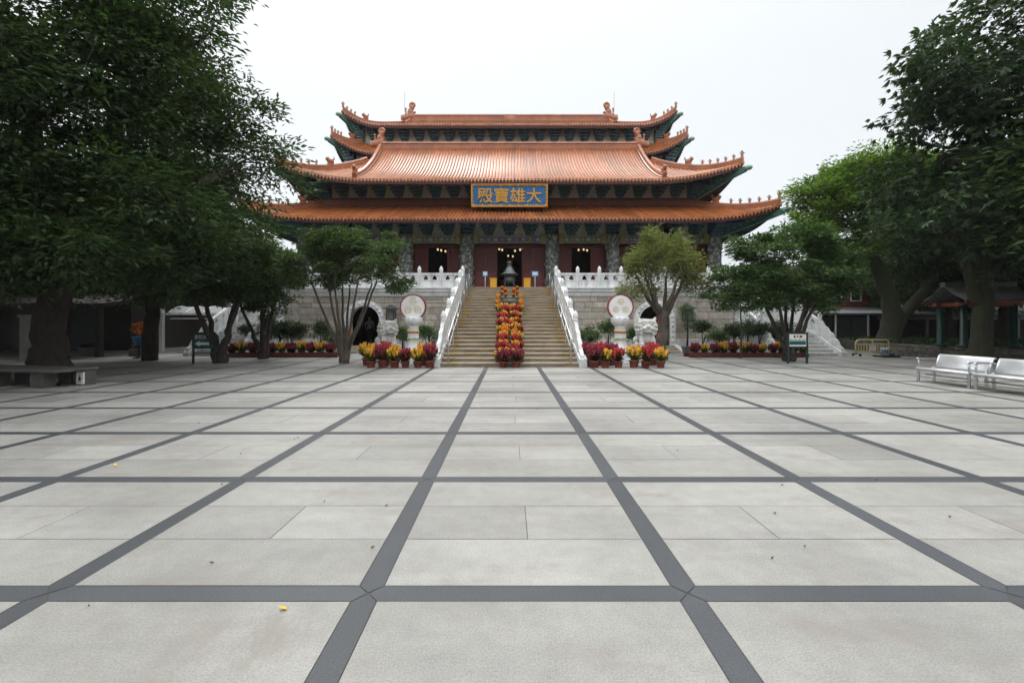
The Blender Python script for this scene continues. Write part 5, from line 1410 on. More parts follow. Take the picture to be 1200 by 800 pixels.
# ------------------------------------------------------------------ person in the left passage
def person(x, y, z, lab, rz=0):
    t = thing('person', lab, 'person', (x, y, z))
    J = {'pel': (0,0,.92), 'bel': (0,.0,1.05), 'che': (0,.01,1.28), 'nec': (0,.0,1.46), 'hea': (0,-.02,1.58), 'top': (0,-.01,1.68), 'nos': (0,-.13,1.575), 'ear': (.09,0,1.585), 'eal': (-.09,0,1.585),
         'hl': (.09,0,.88), 'kl': (.10,-.02,.48), 'al': (.10,.03,.08), 'tl': (.11,-.12,.04), 'hr': (-.09,0,.88), 'kr': (-.09,-.06,.48), 'ar': (-.09,-.02,.08), 'tr': (-.10,-.17,.04),
         'sl': (.18,.01,1.40), 'el': (.25,.02,1.14), 'wl': (.25,-.08,.92), 'fl': (.24,-.12,.84), 'sr': (-.18,.01,1.40), 'er': (-.26,.0,1.15), 'wr': (-.22,-.14,.96), 'fr': (-.2,-.2,.9)}
    Rr = {'pel': .15, 'bel': .14, 'che': .155, 'nec': .055, 'hea': .095, 'top': .075, 'nos': .016, 'ear': .02, 'eal': .02, 'hl': .10, 'kl': .06, 'al': .042, 'tl': .035, 'hr': .10, 'kr': .06, 'ar': .042, 'tr': .035, 'sl': .06, 'el': .042, 'wl': .03, 'fl': .03, 'sr': .06, 'er': .042, 'wr': .03, 'fr': .03}
    E_ = [('pel','bel'),('bel','che'),('che','nec'),('nec','hea'),('hea','top'),('hea','nos'),('hea','ear'),('hea','eal'),('pel','hl'),('hl','kl'),('kl','al'),('al','tl'),('pel','hr'),('hr','kr'),('kr','ar'),('ar','tr'),('che','sl'),('sl','el'),('el','wl'),('wl','fl'),('che','sr'),('sr','er'),('er','wr'),('wr','fr')]
    ks = list(J); me = bpy.data.meshes.new('skel'); me.from_pydata([J[k] for k in ks], [(ks.index(a), ks.index(b)) for a, b in E_], [])
    o = bpy.data.objects.new('tmp', me); COL.objects.link(o); o.modifiers.new('s', 'SKIN'); sv = me.skin_vertices[0].data
    for i, k in enumerate(ks): sv[i].radius = (Rr[k], Rr[k]*(.7 if k in ('pel','bel','che') else 1)); 
    for v in sv: v.use_root = False
    sv[0].use_root = True
    o.modifiers.new('b', 'SUBSURF').levels = 2
    dg = bpy.context.evaluated_depsgraph_get(); m2 = bpy.data.meshes.new_from_object(o.evaluated_get(dg))
    b = MB(); b.v = [tuple(v.co) for v in m2.vertices]; b.f = [tuple(p.vertices) for p in m2.polygons]; b.sm = [True]*len(b.f)
    for p in m2.polygons:
        c = p.center; b.m.append(1 if .94 < c.z < 1.45 and (abs(c.x) < .2 or c.z > 1.12) else (2 if c.z <= .95 and abs(c.x) < .2 and c.z > .06 and not (c.y < -.12) else (3 if c.z < .1 else 0)))
    bpy.data.objects.remove(o); bpy.data.meshes.remove(me); bpy.data.meshes.remove(m2)
    me2 = b.mesh('body', [K['skin'], K['cloth'], K['trousers'], K['black']]); bo = link('body', me2, t)
    h = MB(); h.ball((0, .015, 1.615), (.098, .105, .10), 12, 8); h.build('tmp', K['hair']); ho = COL.objects[-1] if False else bpy.data.objects['tmp']; ho.name = 'hair'; ho.parent = t
    t.rotation_euler = (0, 0, rz)
person(PX(433, 28.0), 28.0, ARB, 'person in a pale shirt and dark trousers standing inside the left arch', R(20))

t = thing('open_shed', 'long low dark open shed with a grey beam behind the mossy trunk', 'shed', (31, 31, 0))
m = MB(); m.box(24.5, 46, 33.0, 33.2, 0, 2.6); m.box(45.8, 46, 29.1, 33, 0, 2.6); m.build('wall', K['wood_dark'], t)
m = MB(); m.add([(24.2, 28.6, 2.05), (46.4, 28.6, 2.05), (46.4, 33.5, 2.75), (24.2, 33.5, 2.75), (24.2, 28.6, 2.2), (46.4, 28.6, 2.2), (46.4, 33.5, 2.9), (24.2, 33.5, 2.9)], [(0,3,2,1),(4,5,6,7),(0,1,5,4),(1,2,6,5),(2,3,7,6),(3,0,4,7)]); m.build('roof', K['roof_grey'], t)
m = MB(); m.bbox(24.3, 46, 28.85, 28.97, 1.86, 2.04, .01); m.build('beam', K['grey_paint'], t)
for k in range(8):
    m = MB(); m.bbox(24.5+3*k, 24.64+3*k, 28.85, 28.99, 0, 1.855, .01); m.build('post', K['grey_paint'], t)
# ------------------------------------------------------------------ trees
def leaf_mesh(name, pos, dirs, nrm, length, width, fold, material):
    """numpy: one folded quad (two triangles) per leaf"""
    n = len(pos)
    d = dirs/np.linalg.norm(dirs, axis=1, keepdims=True)
    s = np.cross(d, nrm); ln = np.linalg.norm(s, axis=1, keepdims=True); ln[ln < 1e-5] = 1; s = s/ln
    u = np.cross(s, d); L = length[:, None]; W = width[:, None]
    v = np.empty((n, 4, 3), np.float32)
    v[:, 0] = pos; v[:, 1] = pos+d*L*.45+s*W*.5+u*W*fold; v[:, 2] = pos+d*L-u*L*.15; v[:, 3] = pos+d*L*.45-s*W*.5+u*W*fold
    me = bpy.data.meshes.new(name); me.vertices.add(n*4); me.vertices.foreach_set('co', v.reshape(-1))
    idx = (np.arange(n)[:, None]*4+np.array([0, 1, 2, 0, 2, 3])[None]).reshape(-1).astype(np.int32)
    me.loops.add(n*6); me.loops.foreach_set('vertex_index', idx)
    me.polygons.add(n*2); me.polygons.foreach_set('loop_start', np.arange(0, n*6, 3, dtype=np.int32))
    me.materials.append(material); me.update(calc_edges=True); me.validate()
    return me
def tree(name, label, cat, base, blobs, trunks, bark, leaf, n_clump, per, clump_r, leaf_l, leaf_w, seed, group=None, shell=.55, droop=0.0, flat=.6, limb_r=.09, fan=0, lowcut=None, twig=.012, skip_twigs=1, void=.25):
    """blobs: crown lobes (cx, cy, cz, rx, ry, rz) relative to base; trunks: polylines [((x, y, z), r), ...] relative to base"""
    g = np.random.default_rng(seed); rnd = random.Random(seed)
    root = thing(name, label, cat, base, group)
    vol = np.array([b[3]*b[4]*b[5] for b in blobs])**.75; vol = vol/vol.sum()
    cl = []
    while len(cl) < n_clump:
        b = blobs[g.choice(len(blobs), p=vol)]
        v = g.normal(size=3); v /= np.linalg.norm(v)
        q = (shell+(1-shell)*g.random())*(.82+.30*g.random()) if g.random() < .8 else g.random()**.5
        p = np.array(b[:3])+v*q*np.array(b[3:])
        if math.sin(p[0]*1.9/clump_r*.45+seed)+math.sin(p[1]*1.7/clump_r*.45+2*seed)+math.sin(p[2]*2.3/clump_r*.45+seed*3) < -1.5+void*3 and g.random() < .8: continue
        if lowcut is not None and p[2] < lowcut+g.random()*.6: continue
        cl.append((p, v))
    C = np.array([c[0] for c in cl]); V = np.array([c[1] for c in cl])
    # limbs
    m = MB(); knots = []
    for tr in trunks:
        pts = [Vector(p) for p, r in tr]; rad = [r for p, r in tr]
        P = []; Q = []
        for i in range(len(pts)-1):
            for k in range(4):
                u = k/4; a = pts[i].lerp(pts[i+1], u); w = rad[i]*(.10 if rad[i] > .28 else .45)
                P.append(a+Vector((rnd.uniform(-w, w), rnd.uniform(-w, w), 0))*(1 if (i or k) else 0)); Q.append(rad[i]+(rad[i+1]-rad[i])*u)
        P.append(pts[-1]); Q.append(rad[-1])
        m.tube(P, Q, 12, jit=.07); knots += [(p, r) for p, r in zip(P, Q)][len(P)//2:]
    tips = [(p, r) for p, r in knots]
    nl = max(5, int(n_clump**.5*1.1)); pick = g.choice(n_clump, size=min(nl, n_clump), replace=False)
    nodes = [(np.array(p), r) for p, r in knots]
    for i in pick:
        tgt = Vector(C[i]); 
        k = min(range(len(knots)), key=lambda j: (knots[j][0]-tgt).length+max(0, knots[j][0].z-tgt.z)*1.2)
        p0, r0 = knots[k]; mid = p0.lerp(tgt, .45)+Vector((rnd.uniform(-.12, .12), rnd.uniform(-.12, .12), rnd.uniform(.02, .14)))*(tgt-p0).length
        path = []; L = 7
        for q in range(L+1):
            u = q/L; path.append(p0*(1-u)**2+mid*2*u*(1-u)+tgt*u*u)
        r1 = min(r0*.62, limb_r); rr_ = [r1*(1-.82*q/L) for q in range(L+1)]
        m.tube(path, rr_, 6, cap=False); nodes += [(np.array(p), r) for p, r in zip(path[2:], rr_[2:])]
    NP = np.array([p for p, r in nodes])
    for i in range(0, n_clump, skip_twigs):
        c = C[i]; k = int(np.argmin(np.linalg.norm(NP-c, axis=1))); p0 = Vector(NP[k]); p1 = Vector(c)
        if (p1-p0).length < .1: continue
        mid = p0.lerp(p1, .5)+Vector((rnd.uniform(-.1, .1), rnd.uniform(-.1, .1), .08))*(p1-p0).length
        r1 = min(nodes[k][1]*.7, twig*(1+(p1-p0).length*.6)); m.tube([p0, mid, p1], [r1, r1*.7, r1*.35], 4, cap=False)
    me = m.mesh('trunk', bark); link('trunk', me, root)
    # leaves
    ci = np.repeat(np.arange(n_clump), per); n = len(ci)
    size = clump_r*(.6+.8*g.random(n_clump))
    off = np.clip(g.normal(size=(n, 3))*.5, -.85, .85); off[:, 2] *= flat
    pos = C[ci]+off*size[ci][:, None]
    pos[:, 2] -= droop*np.abs(off[:, 0]*size[ci])*.8
    out = V[ci]*.5+off+g.normal(size=(n, 3))*.45; out[:, 2] = out[:, 2]*.5-droop+.05
    nr = np.zeros((n, 3)); nr[:, 2] = 1; nr += g.normal(size=(n, 3))*.55
    if fan:   # palmate sprays: leaflets in threes to fives from one stalk
        k = fan; pos = np.repeat(pos[::k], k, axis=0)[:n]; base_dir = np.repeat(out[::k], k, axis=0)[:n]; ang = np.tile(np.linspace(-1.0, 1.0, k), n//k+1)[:n]
        nn = np.repeat(nr[::k], k, axis=0)[:n]; bd = base_dir/np.linalg.norm(base_dir, axis=1, keepdims=True); sd = np.cross(bd, nn); sd /= np.linalg.norm(sd, axis=1, keepdims=True)+1e-6
        out = bd*np.cos(ang)[:, None]+sd*np.sin(ang)[:, None]; nr = nn
    if lowcut is not None:
        keep = pos[:, 2] > lowcut-.2; pos, out, nr = pos[keep], out[keep], nr[keep]; n = len(pos)
    me = leaf_mesh('crown', pos, out, nr, leaf_l*(.65+.7*g.random(n)), leaf_w*(.7+.6*g.random(n)), .22, leaf)
    link('crown', me, root)
    return root
def T(px, d): return PX(px, d)
# big dark tree, left foreground
bx, by = PX(57, 13.0), 13.0
def rel(px, py, d): return (PX(px, d)-bx, d-by, PZ(py, d))
tree('ficus_tree', 'huge dark leaved tree with a gnarled trunk behind the stone bench on the left', 'tree', (bx, by, 0),
     [(*rel(150, 120, 13.5), 3.9, 3.6, 3.6), (*rel(235, 200, 14.5), 2.6, 2.6, 2.6), (*rel(40, 60, 12), 4.5, 3.8, 4.2), (*rel(190, 10, 13), 2.6, 2.8, 2.6), (*rel(90, 240, 12.0), 3.6, 2.4, 1.4), (*rel(230, 265, 14.5), 2.4, 2.0, 1.2), (*rel(-90, 150, 11), 3.5, 3.5, 4.5), (*rel(60, -150, 12.5), 4.8, 4.2, 3.4), (*rel(288, 175, 15.5), 1.7, 1.6, 2.3), (*rel(318, 205, 15.8), 1.0, 1.2, 1.5), (*rel(30, 290, 14.5), 3.6, 2.4, 1.1), (*rel(160, 300, 15.0), 2.6, 2.0, 1.0), (*rel(-60, 300, 11.5), 3, 2.4, 1.0), (*rel(60, 292, 11.2), 2.6, 1.3, .8), (*rel(150, 318, 13.5), 2.2, 1.5, .7), (*rel(10, 318, 11.5), 2.0, 1.3, .6)],
     [[((0,0,0), .58), ((.0,.05,.35), .46), ((-.04,.08,.9), .41), ((-.05,.1,1.6), .39), ((.1,.1,2.8), .38), ((.3,.2,4.0), .34)], [((.2,.2,3.6), .30), ((2.0,.6,5.0), .2), ((4.2,1.2,6.4), .12)], [((.1,.1,3.4), .32), ((-.6,.2,5.5), .26), ((-.9,.4,9), .15)], [((.3,.2,4.0), .26), ((1.2,.6,7), .18), ((1.6,.8,10), .1)], [((.2,0,3.2), .2), ((-2.2,-.6,5.0), .14), ((-4.5,-1,6.6), .08)]],
     K['bark'], K['leaf_ficus'], 1000, 105, .75, .20, .075, 11, shell=.45, flat=.55, limb_r=.10, lowcut=2.25, twig=.010, droop=.1)
# second tree behind it, fills towards the temple
tree('ficus_tree', 'tall dense tree between the big trunk and the direction sign', 'tree', (PX(175, 19), 19, 0),
     [(0, 0, 6.2, 3.4, 3.2, 3.4), (2.4, .5, 5.4, 2.4, 2.4, 2.4), (-3, 0, 6.5, 3.0, 3, 3.6), (.5, 0, 9.2, 3.2, 3, 2.6), (-1, 0, 3.4, 3.0, 2.4, 1.0)],
     [[((0,0,0), .3), ((.1,0,2), .25), ((-.1,.1,4.5), .18)], [((0,0,1.8), .18), ((1.3,.2,4.2), .12), ((2.4,.5,6), .06)]], K['bark'], K['leaf_ficus'], 400, 95, .8, .20, .08, 12, shell=.5, lowcut=2.2, limb_r=.08)
def multi(n, h, spread, r, seed):
    rr_ = random.Random(seed); out = []
    for k in range(n):
        an = 2*PI*k/n+rr_.uniform(-.4, .4); q = rr_.uniform(.5, 1)*spread
        out.append([((.10*math.cos(an), .10*math.sin(an), 0), r*1.3), ((.14*math.cos(an), .14*math.sin(an), .5), r), ((q*.45*math.cos(an), q*.45*math.sin(an), h*.45), r*.72), ((q*math.cos(an), q*math.sin(an), h), r*.4)])
    return out
D = 17.8; x = PX(258, D)
tree('spreading_tree', 'dark many stemmed tree right behind the direction sign', 'tree', (x, D, 0), [(.4, 0, 4.1, 2.3, 2.0, 1.5), (1.7, .3, 3.6, 1.4, 1.4, 1.1), (-1.3, 0, 4.3, 1.6, 1.6, 1.4), (.3, 0, 3.0, 1.8, 1.4, .7)],
     multi(4, 2.8, 1.2, .15, 3), K['bark'], K['leaf_small'], 150, 150, .46, .15, .065, 13, void=.4, flat=.45, lowcut=2.0, limb_r=.05)
D = 20.0; x = PX(308, D)
tree('spreading_tree', 'dark many stemmed tree second from the left arch, rising from the celosia bed', 'tree', (x, D, 0), [(0, 0, 3.9, 2.0, 1.8, 1.6), (1.5, 0, 3.4, 1.2, 1.2, .9), (-1, .2, 4.6, 1.4, 1.4, 1.0), (.6, 0, 2.6, 1.6, 1.2, .6)],
     multi(5, 2.6, 1.1, .11, 4), K['bark'], K['leaf_small'], 135, 150, .46, .15, .062, 14, void=.4, flat=.45, lowcut=1.5, limb_r=.045)
D = 17.8; x = PX(403, D)
tree('spreading_tree', 'broad flat topped tree with several pale stems in front of the left arch', 'tree', (x, D, 0), [(.1, 0, 4.3, 1.7, 1.6, 1.0), (1.5, -.1, 4.0, 1.0, 1.2, .8), (-1.4, .1, 4.1, 1.1, 1.3, .9), (.5, 0, 5.1, .9, .9, .55), (2.1, 0, 3.4, .7, .7, .45), (-.7, .2, 5.0, .8, .8, .5), (1.6, .2, 4.9, .5, .6, .4), (-2.0, 0, 3.3, .6, .6, .4), (.4, -.3, 3.1, .9, .7, .35)],
     multi(8, 3.3, 1.5, .078, 5), K['bark_grey'], K['leaf_small'], 150, 150, .40, .15, .062, 15, void=.45, flat=.42, lowcut=2.75, limb_r=.045)
D = 19.6; x = PX(775, D)
tree('pale_tree', 'light yellow green feathery tree before the right arch, beside the lion', 'tree', (x, D, 0), [(0, 0, 4.5, 1.4, 1.3, 1.15), (1.05, 0, 4.2, .8, .9, .8), (-1.0, 0, 4.3, .8, .9, .75), (.15, 0, 5.4, .9, .9, .6), (-1.45, 0, 3.1, .5, .5, .45), (1.5, .1, 3.4, .55, .5, .5), (-.6, -.3, 3.2, .6, .5, .4), (.8, .2, 5.1, .5, .5, .4)],
     [[((0,0,0), .30), ((-.03,0,.6), .26), ((.05,0,1.5), .23), ((.1,0,2.2), .16)]]+[[((.05,0,1.5+.12*k), .13), ((.55*math.cos(a), .4*math.sin(a), 2.6), .085), ((1.2*math.cos(a), .9*math.sin(a), 4.0), .03)] for k, a in enumerate((.1, 1.1, 2.0, 3.0, 4.0, 5.2))], K['bark_grey'], K['leaf_light'], 230, 62, .30, .15, .045, 16, lowcut=2.4, limb_r=.04, flat=1.1, shell=.35)
D = 18.6; x = PX(925, D)
tree('spreading_tree', 'broad dark green many stemmed tree behind the picture board on the right', 'tree', (x, D, 0), [(-.2, 0, 4.0, 2.0, 1.9, 1.2), (-2.2, 0, 3.4, 1.0, 1.2, .8), (1.7, .2, 3.9, 1.3, 1.4, 1.0), (.3, 0, 5.2, 1.3, 1.4, .7), (-.6, 0, 2.7, 1.4, 1, .5), (2.5, .3, 4.4, .8, 1, .6), (-1.5, 0, 4.9, .8, .8, .5), (1.5, 0, 5.1, .8, .8, .6), (-2.9, 0, 2.6, .5, .6, .35), (1.4, -.2, 2.7, .9, .8, .5), (-1.6, -.2, 2.4, .8, .7, .45), (.4, -.4, 2.3, .9, .6, .4)],
     multi(8, 2.9, 1.3, .10, 6), K['bark'], K['leaf_mid'], 205, 150, .46, .17, .072, 17, void=.45, flat=.42, lowcut=1.9, limb_r=.05)
# mossy leaning tree and bright crown, right
D = 24.6; x = PX(1043, D); y = D
tree('leaning_tree', 'thick mossy forked trunk in the planter carrying a bright green spreading crown', 'tree', (x, y, .55), [(-2.7, .3, 7.8, 2.7, 2.4, 1.9), (-.2, .3, 8.9, 3.0, 2.6, 2.2), (-4.6, .3, 6.6, 1.3, 1.5, 1.5), (-3.6, .3, 8.4, 1.4, 1.4, 1.1), (2.4, .5, 7.4, 2.8, 2.4, 2.0), (-1.2, 0, 9.6, 2.0, 2, 1.4), (-2.6, .2, 5.0, 1.8, 1.6, 1.0)],
     [[((-.1,0,-.1), .60), ((0,0,.5), .52), ((.12,0,1.4), .46), ((.05,.1,2.6), .40), ((-.5,.2,4.2), .34), ((-1.4,.4,6.2), .18)], [((.25,0,.7), .34), ((.75,0,1.5), .32), ((1.5,0,2.4), .28), ((2.5,.1,3.6), .26), ((2.9,.3,6), .14)]], K['bark_moss'], K['leaf_bright'], 520, 95, .58, .21, .09, 18, lowcut=3.2, limb_r=.09)
# big leaved dark tree, right foreground
D = 18.0; x = PX(1150, D)
tree('big_leaved_tree', 'tall dark tree with large drooping leaf sprays at the right edge of the view', 'tree', (x, D, .5), [(-.3, -1, 8.2, 3.0, 3.4, 3.0), (1.8, 0, 6.6, 4.2, 3.6, 2.8), (1.0, -.5, 12.0, 3.6, 3.8, 3.4), (-2.8, -1, 5.0, 2.4, 2.0, 1.5), (3, -3, 10.5, 3.8, 3.2, 4.5), (1.2, -3.0, 4.6, 3.4, 1.6, 1.7), (-2.2, -.6, 9.9, 1.7, 2.0, 1.1), (-.9, -2.0, 3.7, 2.2, 1.3, 1.0), (1.6, -2.2, 3.4, 2.6, 1.4, 1.0), (-2.4, .4, 6.8, 2.0, 1.8, 1.6), (-2.3, -1, 11.8, 1.5, 1.6, 1.3)],
     [[((0,0,-.5), .50), ((0,0,.3), .34), ((.1,0,2.0), .31), ((.0,0,4.2), .27), ((.3,0,8), .2)], [((0,0,1.9), .24), ((-.7,-.1,3.2), .2), ((-1.8,-.4,5.6), .1)], [((.1,0,3.0), .22), ((1.4,-.6,5.2), .16), ((2.4,-1.2,8), .08)]], K['bark_moss'], K['leaf_big'], 760, 110, .80, .235, .085, 19, shell=.45, droop=.35, fan=5, lowcut=2.0, limb_r=.10)
# more trees behind, shutting the view on both sides
bg_l = tree('background_or_shade_tree', 'dense dark tree closing the view behind the courtyard, or added unseen for shade', 'tree', (PX(60, 30), 30, 0), [(0, 0, 7, 4.6, 4.2, 4), (2.6, 0, 5, 3, 3, 2.6), (-3, 0, 6, 3, 3, 3), (0, 0, 10.5, 3.4, 3.2, 3)], [[((0,0,0), .4), ((0,.1,3), .32), ((.2,0,7), .2)]], K['bark'], K['leaf_ficus'], 260, 80, 1.05, .30, .13, 21, 'dark trees closing the view', lowcut=1.6, limb_r=.1)
LB = 'dense dark tree closing the view behind the courtyard, or added unseen for shade'
for k, (px, d, sc) in enumerate(((-60, 25, .9), (165, 33, .8), (258, 32, .62), (-150, 19, 1.0), (1130, 31, 1.05), (1230, 27, 1.0), (1065, 38, .8), (1330, 21, 1.0), (1010, 46, .62), (1190, 40, 1.2), (100, 44, 1.0), (1110, 26.5, .8), (1180, 24.5, .85), (1290, 36, 1.1), (-10, 38, 1.1), (215, 40, .8), (1050, 33, .75))):
    copy_tree(bg_l, (PX(px, d), d, 0), 1.1*k+.5, sc)
for k, (x, y, sc) in enumerate(((-14.2, 3.6, 1.05), (-19.5, 10.5, 1.15), (14.6, 3.0, 1.0), (20.5, 11.8, 1.0), (-14, -4.5, 1.1), (18, -4, 1.05), (-22, -1, 1.1), (25, 3, 1.1), (-24, 15.5, 1.0), (-29, 21, 1.05), (27, 13, 1.0), (-25, 4, 1.1))):  # trees added mostly out of view to block skylight and darken the plaza sides
    copy_tree(bg_l, (x, y, 0), 1.7*k, sc)
# clipped shrubs along the wall
def shrub(px, d, zc, r, stem, lab, seed, m='leaf_shrub'):
    x = PX(px, d); q = random.Random(seed*7); bl = [(0, 0, zc, r, r, r*.7)]
    for j in range(4): bl.append((q.uniform(-.9, .9)*r, q.uniform(-.6, .6)*r, zc+q.uniform(-.8, .7)*r, r*q.uniform(.4, .65), r*.5, r*q.uniform(.3, .5)))
    return tree('shrub', lab, 'shrub', (x, d, 0), bl, [[((0,0,0), .035), ((.03,.02,zc*.5), .028), ((-.02,0,zc), .018)]]+([[((.02,0,zc*.35), .02), ((.15,0,zc*.7), .016), ((.3*q.choice((-1, 1)),0,zc), .01)]] if stem else multi(4, zc, r*.5, .02, seed)), K['bark'], K[m], int(52*max(1, r*2)), 36, .22, .10, .042, seed, 'shrubs along the terrace wall', limb_r=.015, shell=.25, void=.35)
for k, (px, zc, r, st, lab) in enumerate(((823, 1.35, .50, 1, 'small loose shrub on a thin stem nearest the right arch'), (859, 1.3, .42, 1, 'small loose shrub on a thin stem, second from the right arch'), (889, 1.4, .56, 1, 'small loose shrub on a thin stem, third from the right arch'), (908, 1.2, .4, 1, 'small loose shrub beside the stems of the broad right tree'),
        (375, 1.3, .54, 1, 'small loose shrub on a thin stem nearest the left arch'), (350, 1.3, .44, 1, 'small loose shrub on a thin stem, second from the left arch'), (327, 1.35, .58, 1, 'small loose shrub on a thin stem, third from the left arch'), (292, 1.3, .45, 1, 'small loose shrub between the two dark left trees'))):
    shrub(px, 22.6, zc, r, st, lab, 40+k)
for k, (px, d, zc, r, lab) in enumerate(((471, 21.5, 1.15, .48, 'bushy green shrub between the left lion and the disc monument'), (503, 21.5, 1.0, .62, 'wide green shrub between the disc monument and the left stair rail'), (690, 21.5, 1.05, .55, 'green shrub beside the right stair rail'), (713, 22.5, 1.4, .5, 'loose tall shrub left of the right disc monument'), (744, 22.5, 1.15, .42, 'green shrub half hidden behind the right lion'))):
    shrub(px, d, zc, r, 0, lab, 60+k, 'leaf_mid')
for k, (px, d, zc, r, lab) in enumerate(((340, 23.4, 1.2, .8, 'wide leafy bush against the left terrace wall behind the thin shrubs'), (388, 23.6, .9, .6, 'low leafy bush beside the steps of the left arch'), (312, 23.4, 1.5, .8, 'tall leafy bush against the left terrace wall by the dark stems'), (843, 23.8, .95, .55, 'low leafy bush behind the first thin shrub on the right'), (876, 23.8, 1.35, .7, 'tall leafy bush against the right terrace wall behind the young tree'), (918, 23.4, 1.2, .8, 'wide leafy bush at the outer end of the right bed'))):
    shrub(px, d, zc, r, 0, lab, 80+k, 'leaf_mid' if k % 2 else 'leaf_shrub')
D = 23.3; x = PX(805, D)
tt = tree('potted_sapling', 'thin sapling in a dark square pot by the cheek stone of the right arch', 'potted plant', (x, D, 0), [(0, 0, 2.2, .42, .42, .5), (.1, 0, 1.6, .25, .25, .3)], [[((0,0,.3), .03), ((.03,0,1.2), .025), ((0,0,2.3), .012)]], K['bark'], K['leaf_mid'], 30, 26, .22, .10, .045, 71, limb_r=.012)
m = MB(); m.add([(x-.15, D-.15, .0), (x+.15, D-.15, .0), (x+.15, D+.15, .0), (x-.15, D+.15, .0), (x-.22, D-.22, .38), (x+.22, D-.22, .38), (x+.22, D+.22, .38), (x-.22, D+.22, .38)], [(0,3,2,1),(4,5,6,7),(0,1,5,4),(1,2,6,5),(2,3,7,6),(3,0,4,7)]); m.build('pot', K['conc_dark'], tt)
D = 20.2; x = PX(868, D)
tree('young_tree', 'slender young tree with a thin bare stem rising from the right celosia bed', 'tree', (x, D, 0), [(0, 0, 3.0, .7, .7, .6), (.5, 0, 2.4, .4, .4, .35), (-.5, 0, 2.6, .45, .4, .35)], [[((0,0,0), .045), ((.03,0,1.2), .038), ((-.02,0,2.6), .02)]], K['bark_grey'], K['leaf_mid'], 70, 34, .3, .12, .05, 72, limb_r=.018)
# low planting in the rubble planter
g_ = np.random.default_rng(5); n = 5200
px_ = g_.uniform(19.9, 30, n); py_ = g_.uniform(18.9, 27, n)
pos = np.stack([px_, py_, .58+g_.uniform(0, .22, n)*g_.uniform(.3, 1, n)], 1); dr = g_.normal(size=(n, 3)); dr[:, 2] = np.abs(dr[:, 2])*.6
nr = np.zeros((n, 3)); nr[:, 2] = 1; nr += g_.normal(size=(n, 3))*.4
o = link('ground_cover', leaf_mesh('ground_cover', pos, dr, nr, .15+.1*g_.random(n), .06+.03*g_.random(n), .2, K['leaf_shrub'])); tag(o, 'low leafy ground cover filling the rubble planter', 'ground cover', kind='stuff')
# fallen leaves on the paving
r = random.Random(9)
def fallen(px, py, size, m, lab, grp=None):
    d = GD(py); x = PX(px, d); an = r.uniform(0, 6.3); b = MB(); L = size; W = size*.45
    c, s_ = math.cos(an), math.sin(an); R_ = lambda u, v, z: (x+u*c-v*s_, d+u*s_+v*c, z)
    b.add([R_(-L/2, 0, .006), R_(-L*.15, W/2, .016), R_(L*.2, W*.42, .012), R_(L/2, 0, .02), R_(L*.2, -W*.42, .015), R_(-L*.15, -W/2, .010), R_(0, 0, .005)], [(0,6,1), (1,6,2), (2,6,3), (3,6,4), (4,6,5), (5,6,0)], 0, True)
    o = b.build('fallen_leaf', K[m]); tag(o, lab, 'leaf', grp)
fallen(332, 714, .055, 'yellow_leaf', 'small yellow leaf lying on the nearest left slab')
fallen(135, 545.5, .07, 'yellow_leaf', 'small yellow leaf lying on a slab at the left, before a dark strip')
LBL = 'small dry brown leaf lying on the pale paving'
for px, py in ((104, 711), (260, 568), (437, 642), (248, 660), (345, 515), (349, 513), (453, 593), (794, 528), (917, 569), (908, 602), (943, 641), (694, 561), (1113, 606), (905, 655), (282, 532), (1027, 563), (380, 588), (630, 480), (233, 496)): fallen(px, py, r.uniform(.022, .04), 'dry_leaf', LBL, 'dry leaves scattered on the paving')
# ------------------------------------------------------------------ far hill in the mist
hm = MB(); nx, ny = 60, 26; r = random.Random(12)
ph = [(r.uniform(0, 6.3), r.uniform(.5, 1.4)) for _ in range(8)]
def hz(u, v):
    t = min(1, max(0, (u-.42)/.40)); t = t*t*(3-2*t); x = u*6.3
    prof = t*(.86+.08*math.sin(x*2.1+.5)+.05*math.sin(x*5.3+1)+.025*math.sin(x*11.1))
    return max(0, prof)*math.sin(PI*min(1, v*1.05))**1.2*(1+.05*math.sin(x*4+v*9))
vs = [(-600+6000*i/nx, 3200+2400*j/ny, -2+1500*hz(i/nx, j/ny)) for j in range(ny+1) for i in range(nx+1)]
hm.add(vs, [(j*(nx+1)+i, j*(nx+1)+i+1, (j+1)*(nx+1)+i+1, (j+1)*(nx+1)+i) for j in range(ny) for i in range(nx)], 0, True)
hm.build('hills', K['hill'], kind='structure')

hb = MB(); hb.box(-5700, 5700, -1000, 5800, -1.2, 1720)
ho = hb.build('haze', [], kind='stuff')
m = bpy.data.materials.new('haze_air'); m.use_nodes = True; nt = m.node_tree; nt.nodes.remove(nt.nodes['Principled BSDF'])
pv_ = nt.nodes.new('ShaderNodeVolumePrincipled'); pv_.inputs['Color'].default_value = (.93, .96, 1, 1); pv_.inputs['Density'].default_value = .00027; pv_.inputs['Anisotropy'].default_value = .2
nt.links.new(pv_.outputs[0], nt.nodes['Material Output'].inputs['Volume']); ho.data.materials.append(m)
# ------------------------------------------------------------------ sky, sun, render settings
w = bpy.data.worlds.new('World'); scene.world = w; w.use_nodes = True
nt = w.node_tree; bg = nt.nodes['Background']
sky = N(nt, 'ShaderNodeTexSky'); sky.sky_type = 'NISHITA'; sky.sun_disc = False
SUN_EL, SUN_AZ = R(55), R(-18)
sky.sun_elevation = SUN_EL; sky.sun_rotation = SUN_AZ; sky.dust_density = 4; sky.air_density = 1
